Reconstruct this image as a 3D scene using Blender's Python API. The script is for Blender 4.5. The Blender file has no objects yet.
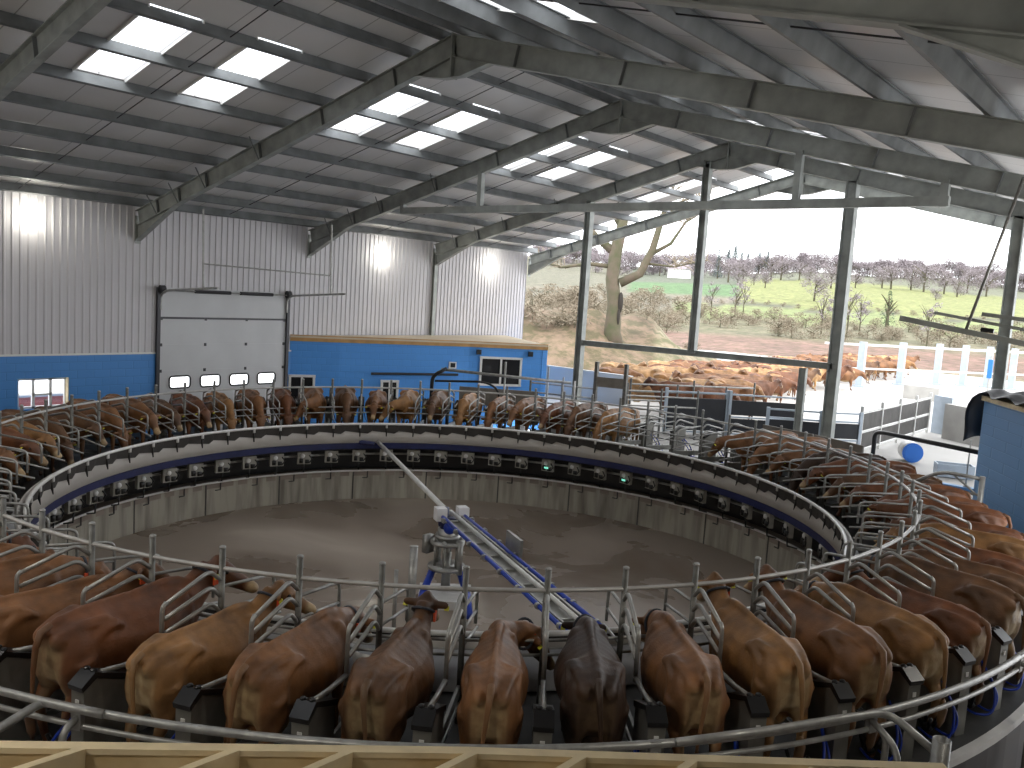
import bpy, math, random
from mathutils import Vector, Matrix
random.seed(7)
PI = math.pi
C = bpy.context.scene.collection
def V(*a): return Vector(a)

# ------------------------------------------------------------------ materials
def mat(name, col, rough=.6, metal=0., noise=0., nscale=6., col2=None, bump=0., bscale=30., emit=None, spec=None):
    m = bpy.data.materials.new(name); m.use_nodes = True
    nt = m.node_tree; b = nt.nodes['Principled BSDF']
    b.inputs['Base Color'].default_value = (*col, 1); b.inputs['Roughness'].default_value = rough
    b.inputs['Metallic'].default_value = metal
    if spec is not None: b.inputs['Specular IOR Level'].default_value = spec
    if emit: b.inputs['Emission Color'].default_value = (*emit[0], 1); b.inputs['Emission Strength'].default_value = emit[1]
    tc = None
    if noise or bump:
        tc = nt.nodes.new('ShaderNodeTexCoord')
    if noise:
        n = nt.nodes.new('ShaderNodeTexNoise'); n.inputs['Scale'].default_value = nscale; n.inputs['Detail'].default_value = 6
        nt.links.new(tc.outputs['Object'], n.inputs['Vector'])
        r = nt.nodes.new('ShaderNodeValToRGB'); r.color_ramp.elements[0].position = .35; r.color_ramp.elements[1].position = .68
        c2 = col2 or tuple(c*(1-noise) for c in col)
        r.color_ramp.elements[0].color = (*c2, 1); r.color_ramp.elements[1].color = (*col, 1)
        nt.links.new(n.outputs['Fac'], r.inputs['Fac']); nt.links.new(r.outputs['Color'], b.inputs['Base Color'])
    if bump:
        n = nt.nodes.new('ShaderNodeTexNoise'); n.inputs['Scale'].default_value = bscale
        nt.links.new(tc.outputs['Object'], n.inputs['Vector'])
        bp = nt.nodes.new('ShaderNodeBump'); bp.inputs['Strength'].default_value = bump; bp.inputs['Distance'].default_value = .02
        nt.links.new(n.outputs['Fac'], bp.inputs['Height']); nt.links.new(bp.outputs['Normal'], b.inputs['Normal'])
    return m

M = {}
M['steel'] = mat('galvanised_steel', (.42,.445,.42), .5, .25, .35, 2.5)
M['steel_dark'] = mat('weathered_purlin_steel', (.24,.255,.26), .5, .3, .35, 2.)
M['pipe'] = mat('galvanised_pipe', (.46,.46,.44), .38, .55, .3, 9.)
M['post'] = mat('stall_post_steel', (.21,.21,.195), .45, .5, .35, 12.)
M['rail_white'] = mat('bright_rail', (.78,.78,.76), .35, .2, .12, 5.)
M['stainless'] = mat('stainless', (.42,.42,.39), .4, .7, .25, 5.)
M['pan'] = mat('feed_pan_grey', (.44,.45,.47), .45, 0, .1, 2.)
M['meter'] = mat('meter_housing', (.42,.41,.37), .4, .1, .2, 6.)
M['cabinet'] = mat('cabinet_steel', (.25,.245,.22), .42, .35, .25, 5.)
M['manger'] = mat('manger_sheet', (.60,.575,.54), .35, 0, .15, 1.5)
M['rubber'] = mat('black_rubber', (.035,.034,.032), .55, 0, .3, 8.)
M['curtain'] = mat('dark_curtain', (.045,.04,.036), .7, 0, .3, 3.)
M['rubber_grey'] = mat('grey_rubber', (.085,.08,.075), .6, 0, .4, 3.)
M['top_rail'] = mat('top_rail_steel', (.56,.55,.53), .4, .3, .2, 6.)
M['white_plastic'] = mat('white_plastic', (.8,.8,.8), .4)
M['black_plastic'] = mat('black_plastic', (.012,.012,.013), .3)
M['blue_steel'] = mat('blue_painted_steel', (.010,.016,.085), .5, 0, .3, 4.)
M['blue_hose'] = mat('blue_hose', (.012,.05,.42), .35)
M['green_led'] = mat('green_display', (.2,.8,.6), .4, emit=((.3,1,.75),.6))
M['wood'] = mat('sawn_softwood', (.74,.60,.36), .7, 0, .3, 5., (.55,.40,.20))
M['wood_pale'] = mat('pale_softwood', (.92,.77,.50), .7, 0, .2, 7.)
M['fascia'] = mat('orange_timber_fascia', (.62,.36,.14), .7, 0, .25, 3.)
M['roofply'] = mat('cream_roof_deck', (.72,.62,.47), .8, 0, .12, 1.)
M['white_clad'] = mat('white_steel_cladding', (.66,.645,.67), .38, 0, .05, .8)
M['upvc'] = mat('white_frame', (.8,.8,.78), .4)
M['door_white'] = mat('white_door_panel', (.62,.63,.64), .4, 0, .08, 1.)
M['glass_dark'] = mat('dark_window_glass', (.02,.02,.022), .08)
M['glass_lit'] = mat('daylight_glass', (.8,.82,.85), .2, emit=((1,1,1),2.2))
M['brick'] = mat('red_brick_beyond', (.55,.22,.17), .8, 0, .3, 20., emit=((.7,.2,.15),.45))
M['concrete_yard'] = mat('yard_concrete', (.5,.49,.47), .8, 0, .1, .6)
M['concrete_wall'] = mat('grey_concrete', (.42,.41,.39), .8, 0, .2, 1.5)
M['floor'] = mat('washed_floor', (.30,.25,.215), .5, 0, .3, 1.2)
M['track'] = mat('dark_track', (.06,.06,.065), .4, .5)
M['board'] = mat('grey_board', (.22,.20,.17), .7, 0, .3, 4.)
M['darkpanel'] = mat('dark_panel', (.02,.022,.028), .55, 0, .2, 4.)
M['bluegrey_steel'] = mat('pale_gate_steel', (.45,.52,.60), .45, .2, .1, 5.)
M['screen'] = mat('pale_blue_screen', (.62,.64,.63), .7)
M['drum_blue'] = mat('blue_drum_end', (.03,.17,.62), .4)
M['hoof'] = mat('hoof_horn', (.05,.04,.03), .6)
M['eye'] = mat('dark_eye', (.008,.006,.005), .1)
M['tag_yellow'] = mat('yellow_tag', (.75,.72,.06), .5)
M['tag_orange'] = mat('orange_tag', (.75,.10,.03), .5)
M['collar'] = mat('dark_collar', (.035,.04,.055), .6)
M['straw'] = mat('straw', (.50,.36,.13), .9, 0, .4, 8.)
M['tarp'] = mat('black_tarpaulin', (.022,.022,.026), .5, 0, .2, 3., bump=.3, bscale=4.)
M['tarp_grey'] = mat('grey_tarpaulin', (.35,.35,.38), .5, 0, .5, 6.)
M['lamp'] = mat('lamp_glow', (1,1,1), .4, emit=((1,.97,.84),14))
M['bark'] = mat('bark', (.13,.10,.075), .9, 0, .35, 1.5, (.075,.08,.04), bump=.6, bscale=5.)
M['rot'] = mat('dark_hollow', (.03,.025,.02), .9)
M['twig_purple'] = mat('hazed_winter_twigs', (.27,.235,.25), .9)  # purple grey twigs, paled so the colour carries distance haze
M['twig_brown'] = mat('scrub_twigs', (.25,.21,.155), .9)
M['conifer'] = mat('conifer_needles', (.07,.11,.11), .9)
M['green_wood'] = mat('evergreen_leaves', (.07,.11,.06), .9)

def tex_setup(m):
    nt = m.node_tree; return nt, nt.nodes['Principled BSDF'], nt.nodes.new('ShaderNodeTexCoord')
# blue painted blockwork: mortar joints as bump
def block_mat(name, col, axis):
    m = mat(name, col, .5); nt, b, tc = tex_setup(m)
    mp = nt.nodes.new('ShaderNodeMapping'); nt.links.new(tc.outputs['Object'], mp.inputs['Vector'])
    if axis == 'x': mp.inputs['Rotation'].default_value = (PI/2, 0, 0)
    if axis == 'y': mp.inputs['Rotation'].default_value = (PI/2, 0, PI/2)
    sx = nt.nodes.new('ShaderNodeSeparateXYZ'); nt.links.new(tc.outputs['Object'], sx.inputs[0])
    ad = nt.nodes.new('ShaderNodeMath'); ad.operation = 'ADD'
    if axis == 'x': nt.links.new(sx.outputs['X'], ad.inputs[0]); ad.inputs[1].default_value = 0
    elif axis == 'y': nt.links.new(sx.outputs['Y'], ad.inputs[0]); ad.inputs[1].default_value = 0
    else: nt.links.new(sx.outputs['X'], ad.inputs[0]); nt.links.new(sx.outputs['Y'], ad.inputs[1])
    cb = nt.nodes.new('ShaderNodeCombineXYZ'); nt.links.new(ad.outputs[0], cb.inputs['X']); nt.links.new(sx.outputs['Z'], cb.inputs['Y'])
    br = nt.nodes.new('ShaderNodeTexBrick'); nt.links.new(cb.outputs[0], br.inputs['Vector'])
    br.inputs['Scale'].default_value = 1; br.inputs['Brick Width'].default_value = .45; br.inputs['Row Height'].default_value = .225
    br.inputs['Mortar Size'].default_value = .012; br.inputs['Mortar Smooth'].default_value = .5
    br.inputs['Color1'].default_value = (*col, 1); br.inputs['Color2'].default_value = (*[c*.97 for c in col], 1)
    br.inputs['Mortar'].default_value = (*[min(1, c*.90) for c in col], 1)
    nt.links.new(br.outputs['Color'], b.inputs['Base Color'])
    bp = nt.nodes.new('ShaderNodeBump'); bp.inputs['Strength'].default_value = .5; bp.inputs['Distance'].default_value = .01; bp.invert = True
    nt.links.new(br.outputs['Fac'], bp.inputs['Height']); nt.links.new(bp.outputs['Normal'], b.inputs['Normal'])
    return m
BLUE = (.07, .27, .66)
M['blue_block_y'] = block_mat('blue_blockwork', BLUE, 'y')
M['blue_block'] = block_mat('blue_blockwork_office', (.085,.34,.85), 'xy')
M['blue_block_r'] = block_mat('blue_blockwork_right', (.14,.33,.62), 'xy')

# roof sheet underside: pale grey with joints across the slope
m = mat('roof_sheet', (.42,.41,.405), .35); nt, b, tc = tex_setup(m)
w = nt.nodes.new('ShaderNodeTexWave'); w.wave_type = 'BANDS'; w.bands_direction = 'Y'; w.inputs['Scale'].default_value = .31
w.wave_profile = 'SAW'; nt.links.new(tc.outputs['Object'], w.inputs['Vector'])
r = nt.nodes.new('ShaderNodeValToRGB'); r.color_ramp.elements[0].color = (.16,.155,.15,1); r.color_ramp.elements[1].color = (.78,.77,.77,1)
r.color_ramp.elements[0].position = .0; r.color_ramp.elements[1].position = .03
n = nt.nodes.new('ShaderNodeTexNoise'); n.inputs['Scale'].default_value = .8; nt.links.new(tc.outputs['Object'], n.inputs['Vector'])
mx = nt.nodes.new('ShaderNodeMix'); mx.data_type = 'RGBA'; mx.blend_type = 'MULTIPLY'; mx.inputs[0].default_value = .2
nt.links.new(w.outputs['Fac'], r.inputs['Fac']); nt.links.new(r.outputs['Color'], mx.inputs[6]); nt.links.new(n.outputs['Fac'], mx.inputs[7])
nt.links.new(mx.outputs[2], b.inputs['Base Color']); M['roof'] = m

# translucent skylight
m = bpy.data.materials.new('skylight_sheet'); m.use_nodes = True; nt = m.node_tree; nt.nodes.clear()
o = nt.nodes.new('ShaderNodeOutputMaterial'); a = nt.nodes.new('ShaderNodeBsdfTransparent'); a.inputs[0].default_value = (.92,.93,.95,1)
d = nt.nodes.new('ShaderNodeBsdfDiffuse'); d.inputs[0].default_value = (.9,.9,.9,1); s = nt.nodes.new('ShaderNodeMixShader'); s.inputs[0].default_value = .15
nt.links.new(a.outputs[0], s.inputs[1]); nt.links.new(d.outputs[0], s.inputs[2]); nt.links.new(s.outputs[0], o.inputs[0]); M['skylight'] = m
# clear window glass
m = bpy.data.materials.new('clear_glass'); m.use_nodes = True; nt = m.node_tree; nt.nodes.clear()
o = nt.nodes.new('ShaderNodeOutputMaterial'); a = nt.nodes.new('ShaderNodeBsdfTransparent'); d = nt.nodes.new('ShaderNodeBsdfGlossy'); d.inputs['Roughness'].default_value = .02
s = nt.nodes.new('ShaderNodeMixShader'); s.inputs[0].default_value = .08
nt.links.new(a.outputs[0], s.inputs[1]); nt.links.new(d.outputs[0], s.inputs[2]); nt.links.new(s.outputs[0], o.inputs[0]); M['glass'] = m

# pit floor: wet brownish concrete with puddle sheen and pale dried patches
m = mat('wet_pit_floor', (.16,.14,.125), .4); nt, b, tc = tex_setup(m)
n = nt.nodes.new('ShaderNodeTexNoise'); n.inputs['Scale'].default_value = .28; n.inputs['Detail'].default_value = 7; n.inputs['Distortion'].default_value = .6
nt.links.new(tc.outputs['Object'], n.inputs['Vector'])
r = nt.nodes.new('ShaderNodeValToRGB'); e = r.color_ramp.elements
e[0].position = .36; e[0].color = (.19,.145,.11,1); e[1].position = .7; e[1].color = (.42,.36,.30,1)
nt.links.new(n.outputs['Fac'], r.inputs['Fac']); nt.links.new(r.outputs['Color'], b.inputs['Base Color'])
r2 = nt.nodes.new('ShaderNodeValToRGB'); e = r2.color_ramp.elements; e[0].position = .4; e[0].color = (.22,)*3+(1,); e[1].position = .62; e[1].color = (.6,)*3+(1,)
nt.links.new(n.outputs['Fac'], r2.inputs['Fac']); nt.links.new(r2.outputs['Color'], b.inputs['Roughness']); M['pit'] = m
# stained precast kerb wall
m = mat('stained_concrete_wall', (.3,.28,.24), .7); nt, b, tc = tex_setup(m)
mp = nt.nodes.new('ShaderNodeMapping'); mp.inputs['Scale'].default_value = (2.2,2.2,.25); nt.links.new(tc.outputs['Object'], mp.inputs['Vector'])
n = nt.nodes.new('ShaderNodeTexNoise'); n.inputs['Scale'].default_value = 2.2; n.inputs['Detail'].default_value = 5; nt.links.new(mp.outputs[0], n.inputs['Vector'])
r = nt.nodes.new('ShaderNodeValToRGB'); e = r.color_ramp.elements; e[0].position = .25; e[0].color = (.17,.155,.13,1); e[1].position = .6; e[1].color = (.40,.375,.315,1)
nt.links.new(n.outputs['Fac'], r.inputs['Fac']); nt.links.new(r.outputs['Color'], b.inputs['Base Color']); M['kerb'] = m

# cow coats: base colour varied by the per-vertex coat mask (R pale, G dark) and noise
def coat(name, base, dark, pale):
    m = mat(name, base, .5, spec=.5); nt, b, tc = tex_setup(m)
    at = nt.nodes.new('ShaderNodeVertexColor'); at.layer_name = 'coat'
    sp = nt.nodes.new('ShaderNodeSeparateColor'); nt.links.new(at.outputs['Color'], sp.inputs[0])
    n = nt.nodes.new('ShaderNodeTexNoise'); n.inputs['Scale'].default_value = 3.5; n.inputs['Detail'].default_value = 5
    nt.links.new(tc.outputs['Object'], n.inputs['Vector'])
    r = nt.nodes.new('ShaderNodeValToRGB'); e = r.color_ramp.elements; e[0].position = .32; e[1].position = .7
    e[0].color = (*[c*.48 for c in base], 1); e[1].color = (*[min(1, c*1.18) for c in base], 1)
    nt.links.new(n.outputs['Fac'], r.inputs['Fac'])
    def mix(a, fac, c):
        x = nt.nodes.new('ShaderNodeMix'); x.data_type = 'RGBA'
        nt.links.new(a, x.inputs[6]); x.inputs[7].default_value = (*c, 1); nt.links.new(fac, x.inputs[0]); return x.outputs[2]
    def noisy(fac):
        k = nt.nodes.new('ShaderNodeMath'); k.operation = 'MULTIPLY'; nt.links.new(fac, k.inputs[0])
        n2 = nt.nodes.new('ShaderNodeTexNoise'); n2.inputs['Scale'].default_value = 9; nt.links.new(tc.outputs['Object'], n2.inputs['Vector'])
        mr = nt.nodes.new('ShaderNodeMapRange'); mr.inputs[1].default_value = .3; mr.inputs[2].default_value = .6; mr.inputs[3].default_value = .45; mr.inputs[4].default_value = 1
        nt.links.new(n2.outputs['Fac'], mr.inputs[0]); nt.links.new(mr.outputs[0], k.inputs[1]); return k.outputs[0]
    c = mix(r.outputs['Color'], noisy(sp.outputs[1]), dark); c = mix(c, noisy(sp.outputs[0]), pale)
    nt.links.new(c, b.inputs['Base Color'])
    # ribs: soft bands over the barrel
    wv = nt.nodes.new('ShaderNodeTexWave'); wv.bands_direction = 'X'; wv.inputs['Scale'].default_value = 2.6; wv.inputs['Distortion'].default_value = 2.5; wv.inputs['Detail Scale'].default_value = .6; nt.links.new(tc.outputs['Object'], wv.inputs['Vector'])
    b0 = nt.nodes.new('ShaderNodeBump'); b0.inputs['Strength'].default_value = .10; b0.inputs['Distance'].default_value = .012; nt.links.new(wv.outputs['Fac'], b0.inputs['Height'])
    # hair: fine bump stretched along the body
    mp = nt.nodes.new('ShaderNodeMapping'); mp.inputs['Scale'].default_value = (30, 90, 40); nt.links.new(tc.outputs['Object'], mp.inputs['Vector'])
    n3 = nt.nodes.new('ShaderNodeTexNoise'); n3.inputs['Scale'].default_value = 1; nt.links.new(mp.outputs[0], n3.inputs['Vector'])
    bp = nt.nodes.new('ShaderNodeBump'); bp.inputs['Strength'].default_value = .3; bp.inputs['Distance'].default_value = .01
    nt.links.new(b0.outputs['Normal'], bp.inputs['Normal']); nt.links.new(n3.outputs['Fac'], bp.inputs['Height']); nt.links.new(bp.outputs['Normal'], b.inputs['Normal'])
    return m
COATS = {
 'ginger': coat('ginger_coat', (.27,.120,.045), (.08,.034,.015), (.52,.38,.20)),
 'red': coat('red_brown_coat', (.20,.072,.026), (.045,.018,.01), (.45,.33,.18)),
 'tan': coat('tan_coat', (.37,.185,.065), (.12,.055,.022), (.58,.45,.26)),
 'brown': coat('brown_coat', (.17,.080,.033), (.035,.016,.01), (.40,.30,.16)),
 'dark': coat('dark_brown_coat', (.055,.027,.014), (.014,.008,.006), (.15,.095,.05)),
 'fawn': coat('fawn_coat', (.52,.30,.13), (.2,.09,.04), (.75,.6,.4)),
}
COATWORD = {'ginger': 'ginger', 'red': 'reddish brown', 'tan': 'tan', 'brown': 'brown', 'dark': 'very dark brown', 'fawn': 'fawn'}

# ------------------------------------------------------------------ mesh builder
class MB:
    def __init__(s): s.v = []; s.f = []; s.m = []; s.mi = 0; s.mats = []
    def use(s, name):
        if name not in s.mats: s.mats.append(name)
        s.mi = s.mats.index(name); return s
    def add(s, vs, fs):
        o = len(s.v); s.v += [tuple(v) for v in vs]; s.f += [tuple(i+o for i in f) for f in fs]; s.m += [s.mi]*len(fs)
    def box(s, c, size, ax=None):
        c = Vector(c); X, Y, Z = ax or (V(1,0,0), V(0,1,0), V(0,0,1)); a, b, d = [k/2 for k in size]
        vs = [c + X*(a*i) + Y*(b*j) + Z*(d*k) for i in (-1,1) for j in (-1,1) for k in (-1,1)]
        s.add(vs, [(0,1,3,2),(4,6,7,5),(0,4,5,1),(2,3,7,6),(0,2,6,4),(1,5,7,3)])
    def bar(s, p, q, w, h, up=(0,0,1)):
        p, q = Vector(p), Vector(q); X = (q-p); L = X.length; X.normalize(); up = Vector(up)
        Y = up.cross(X)
        if Y.length < 1e-4: Y = V(1,0,0).cross(X)
        Y.normalize(); Z = X.cross(Y); s.box((p+q)/2, (L, w, h), (X, Y, Z))
    def ibeam(s, p, q, w, h, up=(0,0,1), t=.02):
        p, q = Vector(p), Vector(q); X = (q-p).normalized(); Y = Vector(up).cross(X).normalized(); Z = X.cross(Y)
        s.bar(p, q, .016, h-t, up); s.bar(p+Z*(h/2-t/2), q+Z*(h/2-t/2), w, t, up); s.bar(p-Z*(h/2-t/2), q-Z*(h/2-t/2), w, t, up)
    def tube(s, pts, r, n=8, closed=False, cap=True):
        pts = [Vector(p) for p in pts]; N = len(pts); rs = r if isinstance(r, (list, tuple)) else [r]*N
        rings = []; prev = None
        for i, p in enumerate(pts):
            if closed: d = pts[(i+1) % N]-pts[i-1]
            else: d = pts[min(i+1, N-1)]-pts[max(i-1, 0)]
            d.normalize()
            if prev is None:
                a = V(0,0,1) if abs(d.z) < .9 else V(1,0,0); u = a.cross(d).normalized()
            else:
                u = prev - d*prev.dot(d); u.normalize()
            prev = u; w = d.cross(u)
            rings.append([p + (u*math.cos(2*PI*k/n) + w*math.sin(2*PI*k/n))*rs[i] for k in range(n)])
        vs = [v for R in rings for v in R]; fs = []
        for i in range(N if closed else N-1):
            j = (i+1) % N
            for k in range(n): fs.append((i*n+k, i*n+(k+1) % n, j*n+(k+1) % n, j*n+k))
        if cap and not closed: fs += [tuple(range(n))[::-1], tuple((N-1)*n+k for k in range(n))]
        s.add(vs, fs)
    def loft(s, rings, cap=True):
        n = len(rings[0]); vs = [v for R in rings for v in R]; fs = []
        for i in range(len(rings)-1):
            for k in range(n): fs.append((i*n+k, i*n+(k+1) % n, (i+1)*n+(k+1) % n, (i+1)*n+k))
        if cap: fs += [tuple(range(n))[::-1], tuple((len(rings)-1)*n+k for k in range(n))]
        s.add(vs, fs)
    def ball(s, c, r, n=12, m=8, ax=None):
        c = Vector(c); r = r if isinstance(r, (list, tuple)) else (r, r, r); X, Y, Z = ax or (V(1,0,0), V(0,1,0), V(0,0,1))
        vs = [c + Z*r[2]]; fs = []
        for i in range(1, m):
            t = PI*i/m
            for k in range(n):
                a = 2*PI*k/n; vs.append(c + X*(r[0]*math.sin(t)*math.cos(a)) + Y*(r[1]*math.sin(t)*math.sin(a)) + Z*(r[2]*math.cos(t)))
        vs.append(c - Z*r[2]); L = len(vs)-1
        for k in range(n): fs.append((0, 1+k, 1+(k+1) % n)); fs.append((L, L-n+(k+1) % n, L-n+k))
        for i in range(m-2):
            for k in range(n): a = 1+i*n+k; b_ = 1+i*n+(k+1) % n; fs.append((a, a+n, b_+n, b_))
        s.add(vs, fs)
    def lathe(s, prof, c=(0,0), n=180, a0=0, a1=2*PI):
        # prof: closed list of (R, z) swept round a vertical axis at c
        full = abs(a1-a0-2*PI) < 1e-6; N = n if full else n+1; P = len(prof); vs = []; fs = []
        for i in range(N):
            a = a0+(a1-a0)*i/n
            for (R, z) in prof: vs.append((c[0]+R*math.cos(a), c[1]+R*math.sin(a), z))
        for i in range(n):
            j = (i+1) % N
            for k in range(P): fs.append((i*P+k, j*P+k, j*P+(k+1) % P, i*P+(k+1) % P))
        if not full: fs += [tuple(range(P)), tuple((N-1)*P+k for k in range(P))[::-1]]
        s.add(vs, fs)
    def build(s, name, material=None, parent=None, smooth=False):
        me = bpy.data.meshes.new(name); me.from_pydata(s.v, [], s.f)
        names = [material] if material else s.mats
        for k in names: me.materials.append(M[k] if isinstance(k, str) else k)
        if not material:
            for i, p in enumerate(me.polygons): p.material_index = s.m[i]
        if smooth:
            for p in me.polygons: p.use_smooth = True
        me.update(); o = bpy.data.objects.new(name, me); C.objects.link(o)
        if parent: o.parent = parent
        return o

def tag(o, label=None, cat=None, group=None, kind=None):
    if label: o['label'] = label
    if cat: o['category'] = cat
    if group: o['group'] = group
    if kind: o['kind'] = kind
    return o
def thing(name, label, cat, loc=(0,0,0), rz=0, group=None, kind=None):
    o = bpy.data.objects.new(name, None); C.objects.link(o); o.location = loc; o.rotation_euler = (0,0,rz); o.empty_display_size = .2
    return tag(o, label, cat, group, kind)
def struct(o): o['kind'] = 'structure'; return o
def copy_tree(o, parent=None):
    c = o.copy(); C.objects.link(c)
    if parent: c.parent = parent
    for ch in [x for x in bpy.data.objects if x.parent == o]: copy_tree(ch, c)
    return c
def bezier_bend(pts, rad=.08, k=5):
    # round the corners of a polyline
    pts = [Vector(p) for p in pts]; out = [pts[0]]
    for i in range(1, len(pts)-1):
        a, b, c = pts[i-1], pts[i], pts[i+1]
        r1 = min(rad, (a-b).length*.45); r2 = min(rad, (c-b).length*.45)
        p = b+(a-b).normalized()*r1; q = b+(c-b).normalized()*r2
        for t in range(k+1):
            t /= k; out.append(p*(1-t)**2 + b*2*t*(1-t) + q*t*t)
    out.append(pts[-1]); return out

# ------------------------------------------------------------------ layout (metres; camera at 0,0,5.2)
CX, CY = -10.935, 11.866           # rotary centre
R1, R2, R3, RG = 7.037, 8.0, 7.754, 9.774
DECK = .92
N = 62; ST = 2*PI/N; A1 = math.radians(-80.784)
XR, XW, Y1, BAY = -12.011, -24.073, 12.444, 6.0
XE = 2*XR - XW                     # right eave
ZR, ZE = 9.986, 6.75; SL = (ZR-ZE)/(XR-XW)
SLR = .237
def zroof(x): return ZR - (SL if x < XR else SLR)*abs(x-XR)
def pol(R, a, z, c=(CX, CY)): return V(c[0]+R*math.cos(a), c[1]+R*math.sin(a), z)
FR = [Y1+BAY*k for k in (-2,-1,0,1,2,3)]   # six portal frames
YB, YF = -2.0, 30.44

# ------------------------------------------------------------------ camera
cd = bpy.data.cameras.new('camera'); cam = bpy.data.objects.new('camera', cd); C.objects.link(cam)
f, pt, ro, yw = 864.86, .1085, .0635, .6804
fw = V(-math.sin(yw)*math.cos(pt), math.cos(yw)*math.cos(pt), -math.sin(pt)); r0 = V(math.cos(yw), math.sin(yw), 0); u0 = r0.cross(fw)
rr = r0*math.cos(ro)+u0*math.sin(ro); uu = -r0*math.sin(ro)+u0*math.cos(ro)
Mx = Matrix((rr, uu, -fw)).transposed().to_4x4(); Mx.translation = (0,0,5.2); cam.matrix_world = Mx
cd.sensor_width = 36; cd.lens = f/1024*36; cd.clip_start = .05; cd.clip_end = 3000
bpy.context.scene.camera = cam

# ------------------------------------------------------------------ setting: floors, pit, walls
b = MB(); b.lathe([(R3+.0, -.12), (R3+.0, -.0), (14.0, 0), (14.0, -.12)], (CX, CY), 120)
# square apron outside the round
o = struct(b.build('floor', 'floor'))
b = MB()
for (x0, x1, y0, y1) in ((-24.1,2.2,YB,-2.13+0), (-24.1,-24.1+.01,0,0)): pass
# outer apron tiles round the 14 m circle: ring of quads out to the walls
n = 96; vs = []; fs = []
def sq(a):
    d = V(math.cos(a), math.sin(a)); t = 1e9
    for (lim, comp, s) in ((2.2, 0, 1), (-24.1, 0, -1), (24.0, 1, 1), (-2.0, 1, -1)):
        c0 = (CX, CY)[comp]; k = d[comp]*s
        if k > 1e-6: t = min(t, (lim-c0)*s/k)
    return t
for i in range(n):
    a = 2*PI*i/n; t = sq(a); R = min(14.0, t)*.999
    vs += [(CX+math.cos(a)*(R-1.5), CY+math.sin(a)*(R-1.5), -.01), (CX+math.cos(a)*t, CY+math.sin(a)*t, -.01)]
for i in range(n): j = (i+1) % n; fs.append((2*i, 2*i+1, 2*j+1, 2*j))
b.add(vs, fs); struct(b.build('floor', 'floor'))
# pit floor disc and kerb wall
b = MB(); b.lathe([(0.001, -.9), (0.001, -.77), (R3+.3, -.77), (R3+.3, -.9)], (CX, CY), 120); struct(b.build('floor', 'pit'))
b = MB(); b.lathe([(R3, -.80), (R3, 0.0), (R3+.16, 0.0), (R3+.16, -.80)], (CX, CY), 144)
kw = b.build('wall_pit', 'kerb'); struct(kw)
b = MB()
for k in range(24):   # panel joints of the precast kerb wall
    a = k*2*PI/24+.05; b.box(pol(R3-.002, a, -.39), (.012, .035, .76), (V(math.cos(a), math.sin(a), 0), V(-math.sin(a), math.cos(a), 0), V(0,0,1)))
struct(b.build('trim_1', 'rubber_grey'))
# rail along the kerb wall, on short brackets
t = thing('kerb_rail', 'pale steel rail running round the top of the concrete pit wall', 'rail', (CX, CY, 0))
b = MB(); b.tube([(math.cos(i*2*PI/144)*(R3-.02), math.sin(i*2*PI/144)*(R3-.02), .03) for i in range(144)], .028, 8, True); b.build('rail', 'rail_white', t, True)
for k in range(48):
    a = k*2*PI/48; b = MB(); p = pol(R3-.03, a, 0, (0, 0)); b.bar(p+V(0,0,.03), p+V(0,0,-.17), .02, .02); b.bar(p+V(0,0,-.17), p+V(0,0,-.17)+V(-math.sin(a), math.cos(a), 0)*.14, .02, .02); b.build('bracket', 'track', t)

# white ribbed cladding of the left wall (above the blue blockwork)
def ribbed(y0, y1, z0, z1, x, pitch=.20, s=1):
    b = MB(); prof = []; y = y0
    while y < y1: prof += [(x, y), (x, y+pitch*.62), (x+.028*s, y+pitch*.72), (x+.028*s, y+pitch*.9)]; y += pitch
    vs = []; fs = []
    for (px, py) in prof: vs += [(px, min(py, y1), z0), (px, min(py, y1), z1)]
    for i in range(len(prof)-1): fs.append((2*i, 2*i+2, 2*i+3, 2*i+1))
    b.add(vs, fs); return b
ZB = 2.68   # top of blockwork on the left wall
b = ribbed(YB, 30.3, ZB, ZE+.18, XW-.05); b.box((XW-.12, (YB+30.3)/2, (ZB+ZE+.2)/2), (.06, 30.3-YB, ZE+.2-ZB)); struct(b.build('wall_left', 'white_clad'))
b = MB(); D0, D1, DT = 13.05, 17.67, 4.62
WY0, WY1, WZ0, WZ1 = 9.28, 10.56, 1.25, 2.07
xx = XW-.13
for (y0, y1, z0, z1) in ((YB, WY0, 0, ZB), (WY1, D0, 0, ZB), (WY0, WY1, 0, WZ0), (WY0, WY1, WZ1, ZB), (D1, 30.3, 0, ZB)):
    b.box((xx, (y0+y1)/2, (z0+z1)/2), (.24, y1-y0, z1-z0))
struct(b.build('wall_left', 'blue_block_y'))
b = MB(); b.box((XW-.03, (YB+D0)/2, ZB+.01), (.06, D0-YB, .05)); b.box((XW-.03, (D1+29.6)/2, ZB+.01), (.06, 29.6-D1, .05)); struct(b.build('trim_2', 'upvc'))
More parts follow.
